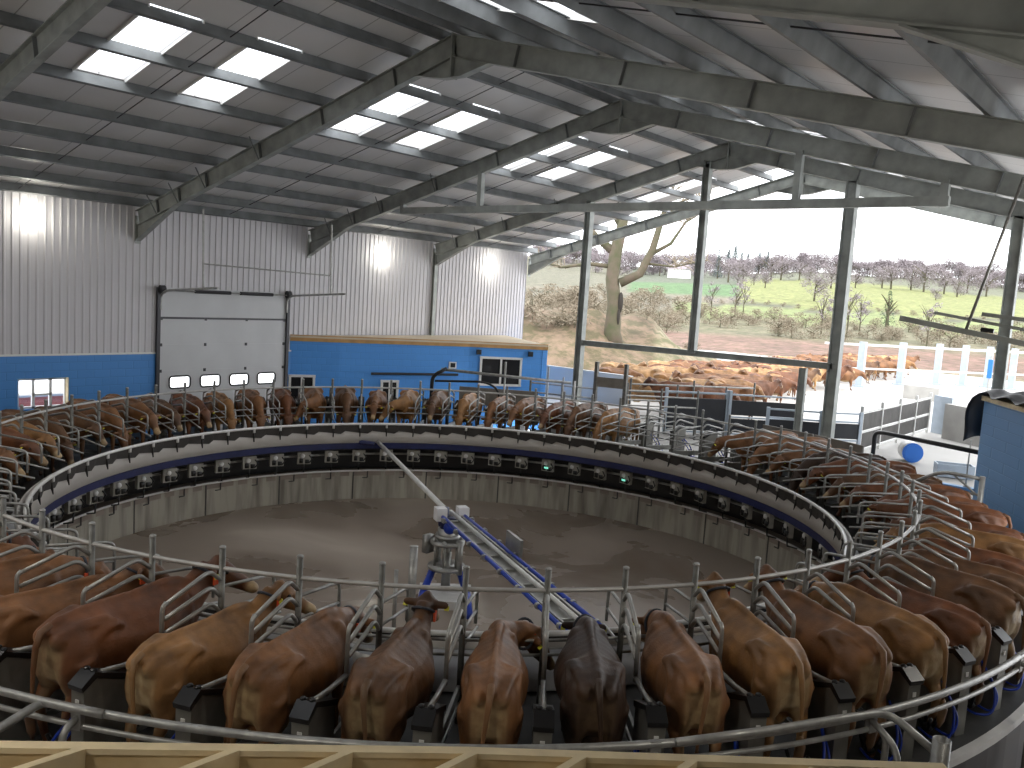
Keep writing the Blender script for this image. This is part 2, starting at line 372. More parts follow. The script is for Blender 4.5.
# window in the blue wall, with the brick house across the yard beyond
w = tag(thing('window_1', 'small white window in the blue left wall showing red brickwork outside', 'window', (XW-.13, (WY0+WY1)/2, WZ0)), kind='structure')
b = MB(); W = WY1-WY0; H = WZ1-WZ0
for (c, s) in (((0,0,.03),(.07,W,.06)), ((0,0,H-.03),(.07,W,.06)), ((0,-W/2+.03,H/2),(.07,.06,H)), ((0,W/2-.03,H/2),(.07,.06,H)), ((0,-.22,H/2),(.07,.07,H)), ((0,.22,H/2),(.07,.07,H)), ((0,0,H*.45),(.07,.5,.05))): b.box(c, s)
b.build('window_frame', 'upvc', w)
b = MB(); b.box((0,0,H/2), (.01,W-.06,H-.06)); b.build('window_pane', 'glass', w)
b = MB(); b.box((-.02+.1,W/2+.005-.03,H/2), (.22,.02,H)); b.build('timber_reveal', 'wood_pale', w)
t = thing('brick_wall', 'red brick wall outdoors seen through the small left window', 'wall', (XW-2, 10.5, 0))
m_ = block_mat('red_brickwork', (.30,.085,.06), 'xy'); M['brickwall'] = m_
b = MB(); b.box((0, 0, .65), (.3, 3.4, 1.3)); b.build('masonry', 'brickwall', t); b = MB(); b.box((0,0,1.33), (.4,3.4,.06)); b.build('coping', 'concrete_wall', t)

# roller door
d = tag(thing('door_1', 'white sectional overhead door in the left wall with four small windows', 'door', (XW, D0, 0)), kind='structure')
DW = D1-D0
# the lintel panel above
b = MB(); b.box((-.06, DW/2, (DT+3.75)/2), (.10, DW, DT-3.75)); b.build('lintel_panel', 'door_white', d)
b = MB(); b.box((-.0, DW/2, 3.73), (.05, DW-.1, .06)); b.build('seal', 'track', d)
nW = 4; zc0, zc1 = 1.63, 1.97
for k in range(6):
    z0, z1 = k*.62, (k+1)*.62-.004; b = MB()
    if k == 2:
        z0, z1 = 1.23, 1.24+.925
    if k == 3: continue
    if k > 3: z0 = 2.167+(k-4)*.78; z1 = z0+.777
    if k != 2: b.box((-.03, DW/2, (z0+z1)/2), (.05, DW-.10, z1-z0))
    else:
        ys = [.05]; 
        for i in range(nW): c = .36+.42+i*(DW-1.56)/3-.0; ys += [c-.33, c+.33]
        ys.append(DW-.05)
        b.box((-.03, DW/2, (z0+zc0)/2), (.05, DW-.10, zc0-z0)); b.box((-.03, DW/2, (zc1+z1)/2), (.05, DW-.10, z1-zc1))
        for i in range(0, len(ys), 2): b.box((-.03, (ys[i]+ys[i+1])/2, (zc0+zc1)/2), (.05, ys[i+1]-ys[i], zc1-zc0))
    pn = b.build('door_panel', 'door_white', d)
for i in range(nW):
    c = .78+i*(DW-1.56)/3; b = MB(); hw, hh = .34, .18
    pts = [V(0.0, c+sx*(hw-.09)+cx2*.09, (zc0+zc1)/2+sz*(hh-.09)+sz2*.09) for (sx, sz, cx2, sz2) in []]
    loop = []
    for q in range(24):
        a = 2*PI*q/24; ca, sa = math.cos(a), math.sin(a)
        loop.append(V(0.005, c+math.copysign(hw-.1, ca)+.1*ca, (zc0+zc1)/2+math.copysign(hh-.1, sa)+.1*sa))
    b.tube(loop, .028, 6, True); fr = b.build('vision_frame', 'black_plastic', d)
    b = MB(); b.box((-.03, c, (zc0+zc1)/2), (.012, .66, .34)); b.build('vision_pane', 'glass', fr)
for s, y in ((0, .04), (1, DW-.04)):
    b = MB(); b.box((.03, y, DT/2), (.10, .10, DT)); b.build('guide_track', 'track', d)
b = MB(); b.tube([(.12, .1, DT-.08), (.12, DW-.1, DT-.08)], .02, 8); b.build('spring_shaft', 'pipe', d)
for y0, y1 in ((1.15, 2.35), (2.7, 3.9)):
    b = MB(); b.tube([(.12, y0, DT-.08), (.12, y1, DT-.08)], .055, 10); b.build('torsion_spring', 'track', d)
for y in (.1, DW-.1):
    b = MB(); b.tube([(.12, y-.07, DT-.05), (.12, y+.07, DT-.05)], .12, 14); b.build('cable_drum', 'track', d)
for y, zl in ((.1, DT-.1), (DW-.1, DT-.1)):
    b = MB(); p = bezier_bend([(.05, y, zl-.55), (.05, y, zl), (3.0, y, zl+.22)], .45, 8); b.tube(p, .035, 6); b.build('curved_track', 'pipe', d)
for y, l in ((.1, 2.3), (DW-.1, 2.3)):
    b = MB(); b.tube([(l, y, DT+.05), (l-.1, y, ZE+.1)], .03, 6); b.build('hanger_rod', 'pipe', d)
b = MB(); b.tube([(2.3, .1, DT+.75), (2.3, DW-.1, DT+.65)], .022, 6); b.build('cross_tie', 'pipe', d)
for r_ in range(3):
    for q in range(4):
        b = MB(); b.box((.005, .15+q*(DW-.3)/3, 2.15+r_*.78), (.03, .07, .09)); b.build('hinge', 'track', d)

# right wall, back wall (beside and behind the viewer)
b = MB(); b.box((2.3, 5.5, 3.3), (.2, 15, 6.6)); struct(b.build('wall_right', 'concrete_wall'))
b = MB(); b.box(((XW+2.2)/2, YB-.1, 4.5), (2.4-XW, .2, 9)); struct(b.build('wall_back', 'concrete_wall'))

# ------------------------------------------------------------------ roof
PZ = .26
left_p = [-12.35, -13.20, -14.50, -15.90, -17.30, -18.70, -20.10, -21.50, -22.75, -23.75]
def_p = left_p; right_p = [2*XR-x for x in left_p]
YS, YE = YB-.2, YF-.55
sky_y = []
for k in range(-3, 3):
    for o_ in (1.2, 3.2): sky_y.append((Y1+BAY*k+o_+(.12 if o_ > 2 else 0), Y1+BAY*k+o_+.98+(.12 if o_ > 2 else 0)))
sky_gaps = [(1, 2), (2, 3)]
def roof_side(xs, sgn):
    edges = [XR] + xs + [XW-.25 if sgn < 0 else 2*XR-XW+2.4]
    b = MB()
    for i in range(len(edges)-1):
        xa, xb = edges[i], edges[i+1]; za, zb = zroof(xa)+PZ, zroof(xb)+PZ
        strips = [(YS, YE)]
        if i in (3, 4):
            strips = []; y = YS
            for (s0, s1) in sky_y:
                strips.append((y, s0)); y = s1
            strips.append((y, YE))
        for (y0, y1) in strips:
            up = V(0, 0, .06)
            p = [V(xa, y0, za), V(xb, y0, zb), V(xb, y1, zb), V(xa, y1, za)]
            b.add(p + [q+up for q in p], [(0,1,2,3), (7,6,5,4), (0,4,5,1), (1,5,6,2), (2,6,7,3), (3,7,4,0)])
    return b
for xs, s in ((left_p, -1), (right_p, 1)): struct(roof_side(xs, s).build('ceiling', 'roof'))
b = MB(); b.bar((XR, YS, ZR+PZ+.08), (XR, YE, ZR+PZ+.08), .5, .05); struct(b.build('trim_3', 'steel'))
wn = 2
for xs, side in ((left_p, 'left'), (right_p, 'right')):
    for g in (2, 3):
        for (y0, y1) in sky_y:
            xa, xb = xs[g], xs[g+1]; b = MB(); za, zb = zroof(xa)+PZ+.02, zroof(xb)+PZ+.02
            b.add([(xa,y0,za),(xb,y0,zb),(xb,y1,zb),(xa,y1,za)], [(0,1,2,3)])
            o = struct(b.build('window_%d' % wn, 'skylight')); wn += 1
            for yy in (y0-.015, y1+.015):
                c_ = MB(); c_.bar((xa, yy, za-.04), (xb, yy, zb-.04), .03, .07); c_.build('window_frame', 'upvc', o)
# purlins
for side, xs in (('left', left_p), ('right', right_p+[.9, 2.0])):
    for i, x in enumerate(xs):
        z = zroof(x)+PZ/2-.01; sx = -1 if side == 'left' else 1
        b = MB(); ys, ye = YS+.1, YF+.12
        n_ = V(sx*SL, 0, 1).normalized(); tn = V(sx, 0, -SL).normalized()
        b.box((x, (ys+ye)/2, z), (.02, ye-ys, PZ-.02), (tn, V(0,1,0), n_))
        b.box(V(x, (ys+ye)/2, z)+n_*(PZ/2-.02)+tn*.035, (.07, ye-ys, .012), (tn, V(0,1,0), n_))
        b.box(V(x, (ys+ye)/2, z)-n_*(PZ/2-.02)-tn*.035, (.07, ye-ys, .012), (tn, V(0,1,0), n_))
        o = b.build('roof_purlin', 'steel_dark')
        ordn = ['topmost', 'second', 'third', 'fourth', 'fifth', 'sixth', 'seventh', 'eighth', 'ninth', 'lowest', 'eave', 'outermost'][i]
        tag(o, 'long grey steel purlin under the %s roof slope, %s from the ridge' % (side, ordn if i else 'first'), 'purlin', 'roof purlins')
# anti-sag rods between purlins
for k in range(-2, 3):
    yy = Y1+BAY*k+2.72
    for side, xs in (('left', left_p), ('right', right_p)):
        b = MB()
        b.tube([(x, yy+.0, zroof(x)+.10) for x in (xs[0], xs[-1])], .012, 5)
        tag(b.build('sag_rod', 'track'), 'thin dark rod under the %s roof slope, %s' % (side, ['in the bay over the viewer', 'in the second bay from the viewer', 'in the third bay', 'in the fourth bay', 'in the furthest bay'][k+2]), 'rod', 'sag rods')

# portal frames
SLR0 = SL
def frame(k, Y):
    SL = SLR0
    names = ['nearest the viewer', 'second from the viewer', 'with the ridge plate high in the middle', 'carrying the horizontal tie beam', 'standing on four inner columns', 'at the far open gable']
    t = thing('portal_frame', 'galvanised steel roof frame %s' % names[k], 'steel frame', (XR, Y, 0), 0, 'portal frames')
    dp = .42; half = XR-XW; SLO = SL
    for s in (-1, 1):
        L_ = half if s < 0 else half+.8
        SL = SLO if s < 0 else SLR
        b = MB(); zt = lambda x: ZR-SL*abs(x)-0
        nrm = V(s*SL, 0, 1).normalized()
        p = V(0,0,ZR)-nrm*dp/2; q = V(s*L_, 0, ZR-SL*L_)-nrm*dp/2
        b.ibeam(p+V(s*.02,0,0), q, .17, dp, (0,0,1) if True else nrm, .018); b.build('rafter', 'steel', t)
        # eave haunch: tapered web with its own bottom flange
        b = MB(); hx = 2.0
        x0, x1 = L_ if s < 0 else half, (L_ if s < 0 else half)-hx
        za = zt(x0)-dp; zb = zt(x1)-dp*1.03; zc = zt(x0)-.85
        P = [V(s*x0,0,za+.02), V(s*x0,0,zc), V(s*x1,0,zb)]
        vs = [v+V(0,e,0) for e in (-.008,.008) for v in P]; b.add(vs, [(0,1,2),(5,4,3),(0,3,4,1),(1,4,5,2),(2,5,3,0)])
        b.bar(P[1], P[2], .17, .018); b.box((s*(x0-.01), 0, (za+zc)/2+.1), (.02, .17, za-zc+.35)); b.build('haunch', 'steel', t)
        # apex haunch
        b = MB(); ax = .95
        P = [V(s*.02,0,ZR-dp), V(s*.02,0,ZR-.80), V(s*.25,0,ZR-.80), V(s*ax,0,zt(ax)-dp*1.0)]
        vs = [v+V(0,e,0) for e in (-.008,.008) for v in P]; b.add(vs, [(0,1,2,3),(7,6,5,4),(0,4,5,1),(1,5,6,2),(2,6,7,3),(3,7,4,0)])
        b.bar(P[1], P[2], .17, .018); b.bar(P[2], P[3], .17, .018); b.build('apex_haunch', 'steel', t)
        # web stiffeners / cleats with diagonal braces to the purlins
        for x in ([1.6, 3.9, 6.2, 8.5, 9.8, 10.9] if s < 0 else [1.6, 3.9, 6.2, 8.5, 10.9]):
            b = MB(); zc_ = zt(x); b.box((s*x, 0, zc_-dp/2-.01), (.012, .165, dp-.03), (V(1,0,-s*SL).normalized(), V(0,1,0), nrm)); 
            if s < 0 and x > 6: b.bar((s*x, -.08, zc_-dp-.0), (s*x-s*.1, -.42, zc_+.05), .022, .022)
            b.build('cleat', 'steel_dark', t)
    b = MB(); b.box((0, 0, ZR-.40), (.03, .2, .84)); b.build('apex_plate', 'steel', t)
    # columns
    if k >= 0:
        for s, x in ((-1, XW-XR-(.0 if k == 4 else .40)), (1, half+.8)):
            if k == 4 and s == 1: pass
            b = MB(); x_ = x
            b.ibeam((x_, 0, 0), (x_, 0, ZE-.3), .17, .26, (1,0,0), .018); b.build('column', 'steel', t)
    return t
frames = [frame(k, Y) for k, Y in enumerate(FR)]
# tie beam with two hangers on frame 3 (index 3)
YT = FR[3]; t = frames[3]
b = MB(); b.bar((-19.65-XR, 0, 7.36), (-4.35-XR, 0, 7.43), .16, .19); b.build('tie_beam', 'steel', t)
for x in (-19.6, -16.5, -7.4, -4.45):
    b = MB(); b.bar((x-XR, 0, 7.32), (x-XR, 0, zroof(x)-.35), .15, .15, (1,0,0)); b.build('hanger_post', 'steel', t)
# inner columns of frame 5th (index 4) with rail
YC = FR[4]
for i, (x, z0, w_) in enumerate(((-16.9, 0, .24), (-12.65, 3.6, .22), (-8.24, 0, .30), (-4.14, 0, .26))):
    b = MB(); zt_ = zroof(x)-.35
    b.ibeam((x, YC, z0), (x, YC, zt_), w_, w_, (1,0,0), .02); b.box((x, YC, z0+.02), (w_+.12, w_+.12, .04))
    o = b.build('gable_column', 'steel')
    tag(o, ['grey steel column left of the big bare tree, leftmost of the four', 'short grey steel column standing on the horizontal rail', 'grey steel column in the middle of the open end, thickest of the four', 'grey steel column at the right beside the blue block building'][i], 'column', 'columns of the open end')
b = MB(); b.ibeam((-16.78, YC, 3.55), (-8.3, YC, 3.63), .16, .18); tag(b.build('gable_rail', 'steel'), 'horizontal steel rail between two columns at the open end', 'rail')
b = MB(); b.ibeam((-9.1, YC, .9), (-9.1, YC, 3.5), .16, .2, (1,0,0)); b.box((-9.1, YC, .95), (.4,.4,.3)); tag(b.build('prop_post', 'steel'), 'short steel prop under the right end of the horizontal rail', 'post')

# wall lamps
for i, (y, z, l) in enumerate(((9.54, 6.3, 'round glowing floodlight high on the white wall, leftmost'), (21.65, 6.16, 'round glowing floodlight high on the white wall left of the faint column'), (27.71, 6.13, 'round glowing floodlight on the white wall nearest the open end'))):
    t = thing('wall_or_fill_lamp', l, 'light', (XW+.02, y, z), 0, 'wall floodlights')
    b = MB(); b.box((.05, 0, .0), (.08, .22, .20)); b.build('housing', 'steel_dark', t)
    b = MB(); b.ball((.16, 0, 0), (.08, .26, .24)); b.build('lens', 'lamp', t, True)
    L = bpy.data.lights.new('flood', 'POINT'); L.energy = 14; L.color = (1,.95,.82); L.shadow_soft_size = .15
    lo = bpy.data.objects.new('flood_light', L); C.objects.link(lo); lo.location = (XW+.5, y, z)

# ------------------------------------------------------------------ milk room (blue office) with curved front
OZ = 3.15
P = [V(-24.1,17.8), V(-23.26,19.24), V(-22.34,21.17), V(-21.13,23.52), V(-19.42,25.99)]
t = thing('dairy_office', 'bright blue block office with a timber edged flat roof against the white wall', 'building', (-22, 23, 0))
loc = V(22, -23, 0)
def wallseg(b, a, c, z0, z1, th=.2):
    a = V(a.x, a.y, 0)+loc; c = V(c.x, c.y, 0)+loc; d_ = (c-a); L = d_.length; d_.normalize(); nn = V(-d_.y, d_.x, 0)
    b.box((a+c)/2+nn*th/2+V(0,0,(z0+z1)/2), (L, th, z1-z0), (d_, nn, V(0,0,1)))
b = MB()
for i in range(4): wallseg(b, P[i], P[i+1], 0, OZ)
wallseg(b, P[4], V(-24.0, 28.5), 0, OZ); ow = b.build('wall', 'blue_block', t)
b = MB(); poly = P+[V(-24.05,29.0)]; n_ = len(poly)
vs = [V(p.x+.06, p.y-.04, 0)+loc+V(0,0,OZ) for p in poly]+[V(p.x+.06, p.y-.04, 0)+loc+V(0,0,OZ+.06) for p in poly]
b.add(vs, [tuple(range(n_)), tuple(range(2*n_-1, n_-1, -1))]+[(i, (i+1) % n_, n_+(i+1) % n_, n_+i) for i in range(n_)]); b.build('roof_deck', 'roofply', t)
b = MB()
for i in range(4): 
    a = P[i]; c = P[i+1]; dd = (c-a).normalized(); nn = V(dd.y, -dd.x)*.05; wallseg(b, a+nn, c+nn, OZ-.12, OZ+.09, .05)
b.build('fascia', 'fascia', t)
def on_face(i, u, z, out=.0):
    a, c = P[i], P[i+1]; d_ = (c-a).normalized(); p = a+(c-a)*u; nn = V(d_.y, -d_.x)
    return V(p.x+nn.x*out, p.y+nn.y*out, z)+loc, (V(d_.x, d_.y, 0), V(nn.x, nn.y, 0), V(0,0,1))
def opening(name, i, u0, u1, z0, z1, mull=1, frame='upvc'):
    L_ = (P[i+1]-P[i]).length; c, ax = on_face(i, (u0+u1)/2, (z0+z1)/2, .03); W = (u1-u0)*L_; H = z1-z0; b = MB()
    for (dx, dz, sx, sz) in ((0, H/2, W+.1, .08), (0, -H/2, W+.1, .08), (-W/2, 0, .08, H), (W/2, 0, .08, H)): b.box(c+ax[0]*dx+ax[2]*dz, (sx, .07, sz), ax)
    for m_i in range(mull): b.box(c+ax[0]*(W*((m_i+1)/(mull+1)-.5)), (.07, .07, H), ax)
    fr = b.build(name, frame, t); b = MB(); b.box(c-ax[1]*.015, (W, .02, H), ax); b.build('pane', 'glass_dark', fr); return fr
opening('window', 3, .15, .66, 1.66, 2.66, 1)
opening('window', 0, .02, .5, .5, 1.85, 1)
opening('window', 1, .72, .99, .6, 1.72, 1)
for (i, u, z) in ((3, .11, 2.86), (3, .77, 2.86)):
    c, ax = on_face(i, u, z, .1); b = MB(); b.box(c, (.16, .14, .18), ax); b.box(c-ax[1]*.08, (.06,.08,.06), ax); b.build('floodlight', 'black_plastic', t)
c, ax = on_face(2, .76, 2.34, .03); b = MB(); b.box(c, (.28, .06, .24), ax); vf = b.build('vent_frame', 'upvc', t); b = MB(); b.box(c+ax[1]*.02, (.18,.04,.16), ax); b.build('louvre', 'glass_dark', vf)
c, ax = on_face(2, .04, 1.7+.28, .06); c2, _ = on_face(2, .84, 1.98, .06); 
b = MB(); b.tube([on_face(1, .53, 1.98, .07)[0], on_face(2, .0, 1.99, .07)[0], on_face(2, .84, 2.0, .07)[0]], .045, 8); b.build('wall_pipe', 'track', t)
# light blue low store wall right of the office
b = MB(); b.box((-19.9, 29.5, 1.05), (4.2, .2, 2.1)); tag(b.build('screen_wall', 'screen'), 'pale blue grey wall beyond the right end of the blue office', 'wall')

# right hand blue block building
t = thing('blue_block_building', 'blue painted block building at the right edge under a sheet of black tarpaulin', 'building', (-3.87, 21.45, 0), 0)
b = MB(); e1 = V(1.01,-1.65,0).normalized(); e2 = V(e1.y*-1, e1.x, 0)   # face direction and depth direction
BH = 3.42
b.box(e1*2.5+e2*1.6+V(0,0,BH/2), (5, 3.2, BH), (e1, e2, V(0,0,1))); b.build('wall', 'blue_block_r', t)
b = MB(); b.box(e1*2.5+e2*1.6+V(0,0,BH+.05), (5.1, 3.3, .10), (e1, e2, V(0,0,1))); b.build('roof_deck', 'wood_pale', t)
# tarpaulin draped over its corner
b = MB(); nx, ny = 26, 22; vs = []; fs = []
for i in range(nx+1):
    for j in range(ny+1):
        u = -1.15+i/nx*4.3; v = -.15+j/ny*2.0   # u along e1 (negative = past the corner), v into the roof
        edge = max(0, -u-.02); z = BH+.21+.05*math.sin(u*6+v*3)+.04*math.sin(v*9)
        uu_ = u
        if u < 0:
            k_ = -u; z = BH+.20-k_*(1.25-.3*math.sin(v*2.2+1)); uu_ = -.10-.62*math.sin(min(1.15,k_)*1.75)-.06*math.sin(v*8)
        p_ = e1*uu_+e2*(v+.05*math.sin(u*5))+V(0,0,z); vs.append(p_)
for i in range(nx):
    for j in range(ny): fs.append((i*(ny+1)+j, (i+1)*(ny+1)+j, (i+1)*(ny+1)+j+1, i*(ny+1)+j+1))
b.add(vs, fs); o = b.build('tarpaulin', 'tarp', None, True); o.location = t.location
md = o.modifiers.new('s', 'SOLIDIFY'); md.thickness = .015
tag(o, 'crumpled black tarpaulin hanging over the corner of the right blue block building', 'tarpaulin')

# ------------------------------------------------------------------ yard slab, terrain
b = MB(); b.box((-14, 48.1, .80), (44, 47.6, .2)); struct(b.build('ground_yard', 'concrete_yard')); bpy.data.objects['ground_yard'].name = 'floor_yard'
# low blue retaining wall at the edge of the raised yard (right), continuing grey to the left
b = MB(); b.box((-4.7, 23.9, .5), (5.4, .2, 1.0)); tag(b.build('retaining_wall', 'blue_block_r'), 'low blue retaining wall below the concrete slab by the drum', 'wall')
b = MB(); b.box((-2.5, 24.25, .86), (9.8, .9, .12)); struct(b.build('floor', 'concrete_yard'))

m = bpy.data.materials.new('land'); m.use_nodes = True; nt = m.node_tree; bb = nt.nodes['Principled BSDF']; bb.inputs['Roughness'].default_value = .95
vc = nt.nodes.new('ShaderNodeVertexColor'); vc.layer_name = 'land'; tc = nt.nodes.new('ShaderNodeTexCoord')
n = nt.nodes.new('ShaderNodeTexNoise'); n.inputs['Scale'].default_value = .35; n.inputs['Detail'].default_value = 12; n.inputs['Roughness'].default_value = .7; nt.links.new(tc.outputs['Object'], n.inputs['Vector'])
mr = nt.nodes.new('ShaderNodeMapRange'); mr.inputs[1].default_value = .3; mr.inputs[2].default_value = .7; mr.inputs[3].default_value = .55; mr.inputs[4].default_value = 1.35; nt.links.new(n.outputs['Fac'], mr.inputs[0])
mm = nt.nodes.new('ShaderNodeVectorMath'); mm.operation = 'SCALE'; nt.links.new(vc.outputs['Color'], mm.inputs[0]); nt.links.new(mr.outputs[0], mm.inputs['Scale']); n2 = nt.nodes.new('ShaderNodeTexNoise'); n2.inputs['Scale'].default_value = .9; n2.inputs['Detail'].default_value = 10; n2.inputs['Roughness'].default_value = .75; nt.links.new(tc.outputs['Object'], n2.inputs['Vector'])
r2 = nt.nodes.new('ShaderNodeValToRGB'); e = r2.color_ramp.elements; e[0].position = .44; e[0].color = (.52,.60,.45,1); e[1].position = .56; e[1].color = (1.05,1.0,1.0,1); nt.links.new(n2.outputs['Fac'], r2.inputs['Fac'])
m3 = nt.nodes.new('ShaderNodeVectorMath'); m3.operation = 'MULTIPLY'; nt.links.new(mm.outputs[0], m3.inputs[0]); nt.links.new(r2.outputs['Color'], m3.inputs[1]); nt.links.new(m3.outputs[0], bb.inputs['Base Color'])
M['land'] = m
RS = [62,66,70,75,80,86,92,100,110,120,132,145,160,175,190,205,222,240,260,285,310,340,370,400,430,465,500,540,580,640,720,820]
def interp(x, xs, ys):
    if x <= xs[0]: return ys[0]
    for i in range(len(xs)-1):
        if x <= xs[i+1]: return ys[i]+(ys[i+1]-ys[i])*(x-xs[i])/(xs[i+1]-xs[i])
    return ys[-1]
def land_z(x, y):
    r = math.hypot(x, y); az = math.degrees(math.atan2(y, x))
    z = interp(r, [0, 60, 78, 110, 140, 200, 300, 420, 600, 700, 850], [.80, .80, .86, 1.6, 2.6, 5.0, 10.5, 16, 27, 32, 31])
    z += math.sin(az*.23+r*.004)*min(1, max(0, (r-200)/300))*2.0 + math.sin(az*.8+1)*max(0, min(1, (r-300)/400))*1.2
    z -= max(0, 108-az)*.22*min(1, max(0, (r-250)/350))
    d2 = ((x+32.5)/8.2)**2+((y-45.5)/9)**2; z += 3.6*math.exp(-d2**1.6)*(1+.12*math.sin(x*1.7)+.1*math.sin(y*2.1))
    return z
def land_col(r, az):
    w_ = math.sin(az*.9)*6+math.sin(az*2.3+r*.01)*4
    if az > 119.5 and r < 110: return (.185,.135,.09) if r < 75 or (az*7+r) % 5 < 3 else (.13,.135,.06)
    if r < 70: return (0.250,0.208,0.140)
    if r < 80: return (0.187,0.260,0.083) if az > 113.5 else (0.218,0.177,0.114)
    if r < 104+w_*.2: return (0.208,0.125,0.099)
    if r < 150+w_: return (0.172,0.156,0.099)
    if r < 196+w_: return (0.208,0.244,0.094) if az < 119 else (0.187,0.166,0.135)
    if r < 206+w_: return (0.104,0.099,0.068)
    if az > 114.5:
        if az > 121.5 and r >= 240: return (.17,.16,.12)
        if r < 330: return (0.208,0.177,0.140) if r < 240 else (.10,.185,.075)
        return (0.125,0.140,0.104)
    if r < 430+w_*3: return (0.229,0.244,0.088)
    return (0.156,0.161,0.114)
azs = [86+i*.5 for i in range(110)]
b = MB(); vs = []; cols = []
for r_ in [30,36,42,48,52,57]+RS:
    for a in azs: x, y = r_*math.cos(math.radians(a)), r_*math.sin(math.radians(a)); vs.append((x, y, land_z(x, y)-(.12 if r_ < 60 else 0))); cols.append(land_col(r_, a))
na = len(azs); fs = []
for i in range(5+len(RS)):
    for j in range(na-1):
        q = (i*na+j+1, i*na+j, (i+1)*na+j, (i+1)*na+j+1)
        if all(vs[k][0] > -36 and vs[k][0] < 8.2 and vs[k][1] < 71.5 for k in q) and not any((vs[k][0]+32.5)**2/67.2+(vs[k][1]-45.5)**2/81 < 2.3 and vs[k][0] < -21 and vs[k][1] > 31 for k in q): continue
        fs.append(q)
b.add(vs, fs); o = b.build('floor_land', 'land', None, True); struct(o)
ca = o.data.color_attributes.new('land', 'FLOAT_COLOR', 'POINT')
for i, c_ in enumerate(cols): ca.data[i].color = (*c_, 1)

# ------------------------------------------------------------------ trees
def tree_mesh(seed, h, spread, ntri, trunk=.18, base=.25, size=.55, conif=False):
    rnd = random.Random(seed); b = MB(); b.use('bark')
    b.tube([(0,0,-.3), (0,0,h*.35), (rnd.uniform(-.1,.1)*h*.3, 0, h*.75)], [trunk, trunk*.7, trunk*.2], 6)
    for k in range(7):
        a = rnd.uniform(0, 2*PI); z0 = h*rnd.uniform(.25,.6)
        b.tube([(0,0,z0), (math.cos(a)*spread*.5, math.sin(a)*spread*.5, z0+h*.2), (math.cos(a)*spread*.85, math.sin(a)*spread*.85, z0+h*.3)], [trunk*.45, trunk*.28, trunk*.1], 5)
    return b, rnd
def crown(rnd, h, spread, ntri, base, size, conif, matn):
    b = MB()
    blobs = [(rnd.uniform(-.55,.55)*spread, rnd.uniform(-.55,.55)*spread, h*rnd.uniform(base+.15, .85), rnd.uniform(.35,.6)*spread) for _ in range(9)]
    for k in range(ntri):
        if conif:
            z = h*(base+(1-base)*rnd.random()**1.3); R = spread*(1-z/h)*rnd.random()**.5+.1; a = rnd.uniform(0, 2*PI); p = V(R*math.cos(a), R*math.sin(a), z)
        else:
            bx, by, bz, br = rnd.choice(blobs); q = V(rnd.gauss(0,1), rnd.gauss(0,1), rnd.gauss(0,1)).normalized()*br*rnd.random()**.4; p = V(bx+q.x, by+q.y, min(h, max(h*base, bz+q.z*.8)))
        d1 = V(rnd.uniform(-1,1), rnd.uniform(-1,1), rnd.uniform(-.3,1)).normalized()*size*rnd.uniform(.5,1.2); d2 = V(rnd.uniform(-1,1), rnd.uniform(-1,1), rnd.uniform(-1,1)).normalized()*size*.22
        b.add([p-d1/2, p+d2, p+d1/2], [(0,1,2)])
    return b
def make_tree(name, seed, h, spread, ntri, matn, label, cat, group, base=.25, size=.55, conif=False, trunk=.3):
    t = thing(name, label, cat, (0,0,0), 0, group)
    b, rnd = tree_mesh(seed, h, spread, ntri, trunk); b.build('trunk', 'bark', t)
    crown(rnd, h, spread, ntri, base, size, conif, matn).build('crown', matn, t); return t
def put(o, x, y, s=1, dz=-.2):
    o.location = (x, y, land_z(x, y)+dz); o.scale = (s, s, s*random.uniform(.85,1.1)); o.rotation_euler = (0,0,random.uniform(0,6.28))
def scatter(protos, pts, label, group):
    used = {}
    for i, (x, y, s) in enumerate(pts):
        p = protos[i % len(protos)]
        o = p if id(p) not in used else copy_tree(p); used[id(p)] = 1
        o['label'] = label; o['group'] = group; put(o, x, y, s)
def polp(az, r): return r*math.cos(math.radians(az)), r*math.sin(math.radians(az))
pr = [make_tree('woodland_tree', s, 12, 7.0, 1500, 'twig_purple', 'x', 'tree', 'x', .05, 1.5) for s in (1,2,3)]
pts = []
for i in range(120):
    az = 97+31*i/119+random.uniform(-.2,.2); r_ = random.choice((560, 590, 630, 470 if az > 114 else 600)) + random.uniform(-15,15); pts.append((*polp(az, r_), random.uniform(.75,1.15)))
scatter(pr, pts, 'bare purple grey tree in the continuous wood along the skyline', 'skyline woodland trees')
pr = [make_tree('conifer', s, 15, 4.5, 1100, 'conifer', 'x', 'tree', 'x', .1, 1.3, True) for s in (11,12)]
pts = [(*polp(a, 600), s) for a, s in ((115.6,1.0),(115.2,1.15),(114.8,1.0),(114.4,1.05),(113.7,.95),(113.2,.95))]
scatter(pr, pts, 'dark conifer in the clump standing above the skyline wood', 'skyline conifers')
pr1 = make_tree('conifer', 13, 19, 3.6, 700, 'conifer', 'single dark pointed conifer in front of the wood, right of the second column', 'tree', None, .08, 1.2, True); put(pr1, *polp(116.2, 440), .8); 
pr = [make_tree('parkland_tree', s, 10, 5.0, 1500, 'twig_purple', 'x', 'tree', 'x', .12, .9, trunk=.35) for s in (21,22,23)]
park = [(117.2,395,1.2),(115.5,365,1.15),(114.6,400,1.0),(114.9,330,.62),(113.9,330,.62),(113.2,300,.6),(112.9,430,1.35),(112.3,425,1.3),(111.2,420,1.1),(110.6,400,.8),(109.3,330,1.0),(107.9,360,.75),(108.6,425,1.2),(106.4,400,1.15),(105.9,390,1.2),(104.8,400,1.1),(104.1,385,1.2),(103.0,380,1.1),(102.3,360,.9),(101.8,430,1.2),(100.8,420,1.2),(103.4,300,.45),(110.2,235,.85)]
scatter(pr, [(*polp(a, r_), s) for a, r_, s in park], 'rounded bare tree standing on the bright green hillside pasture', 'hillside pasture trees')
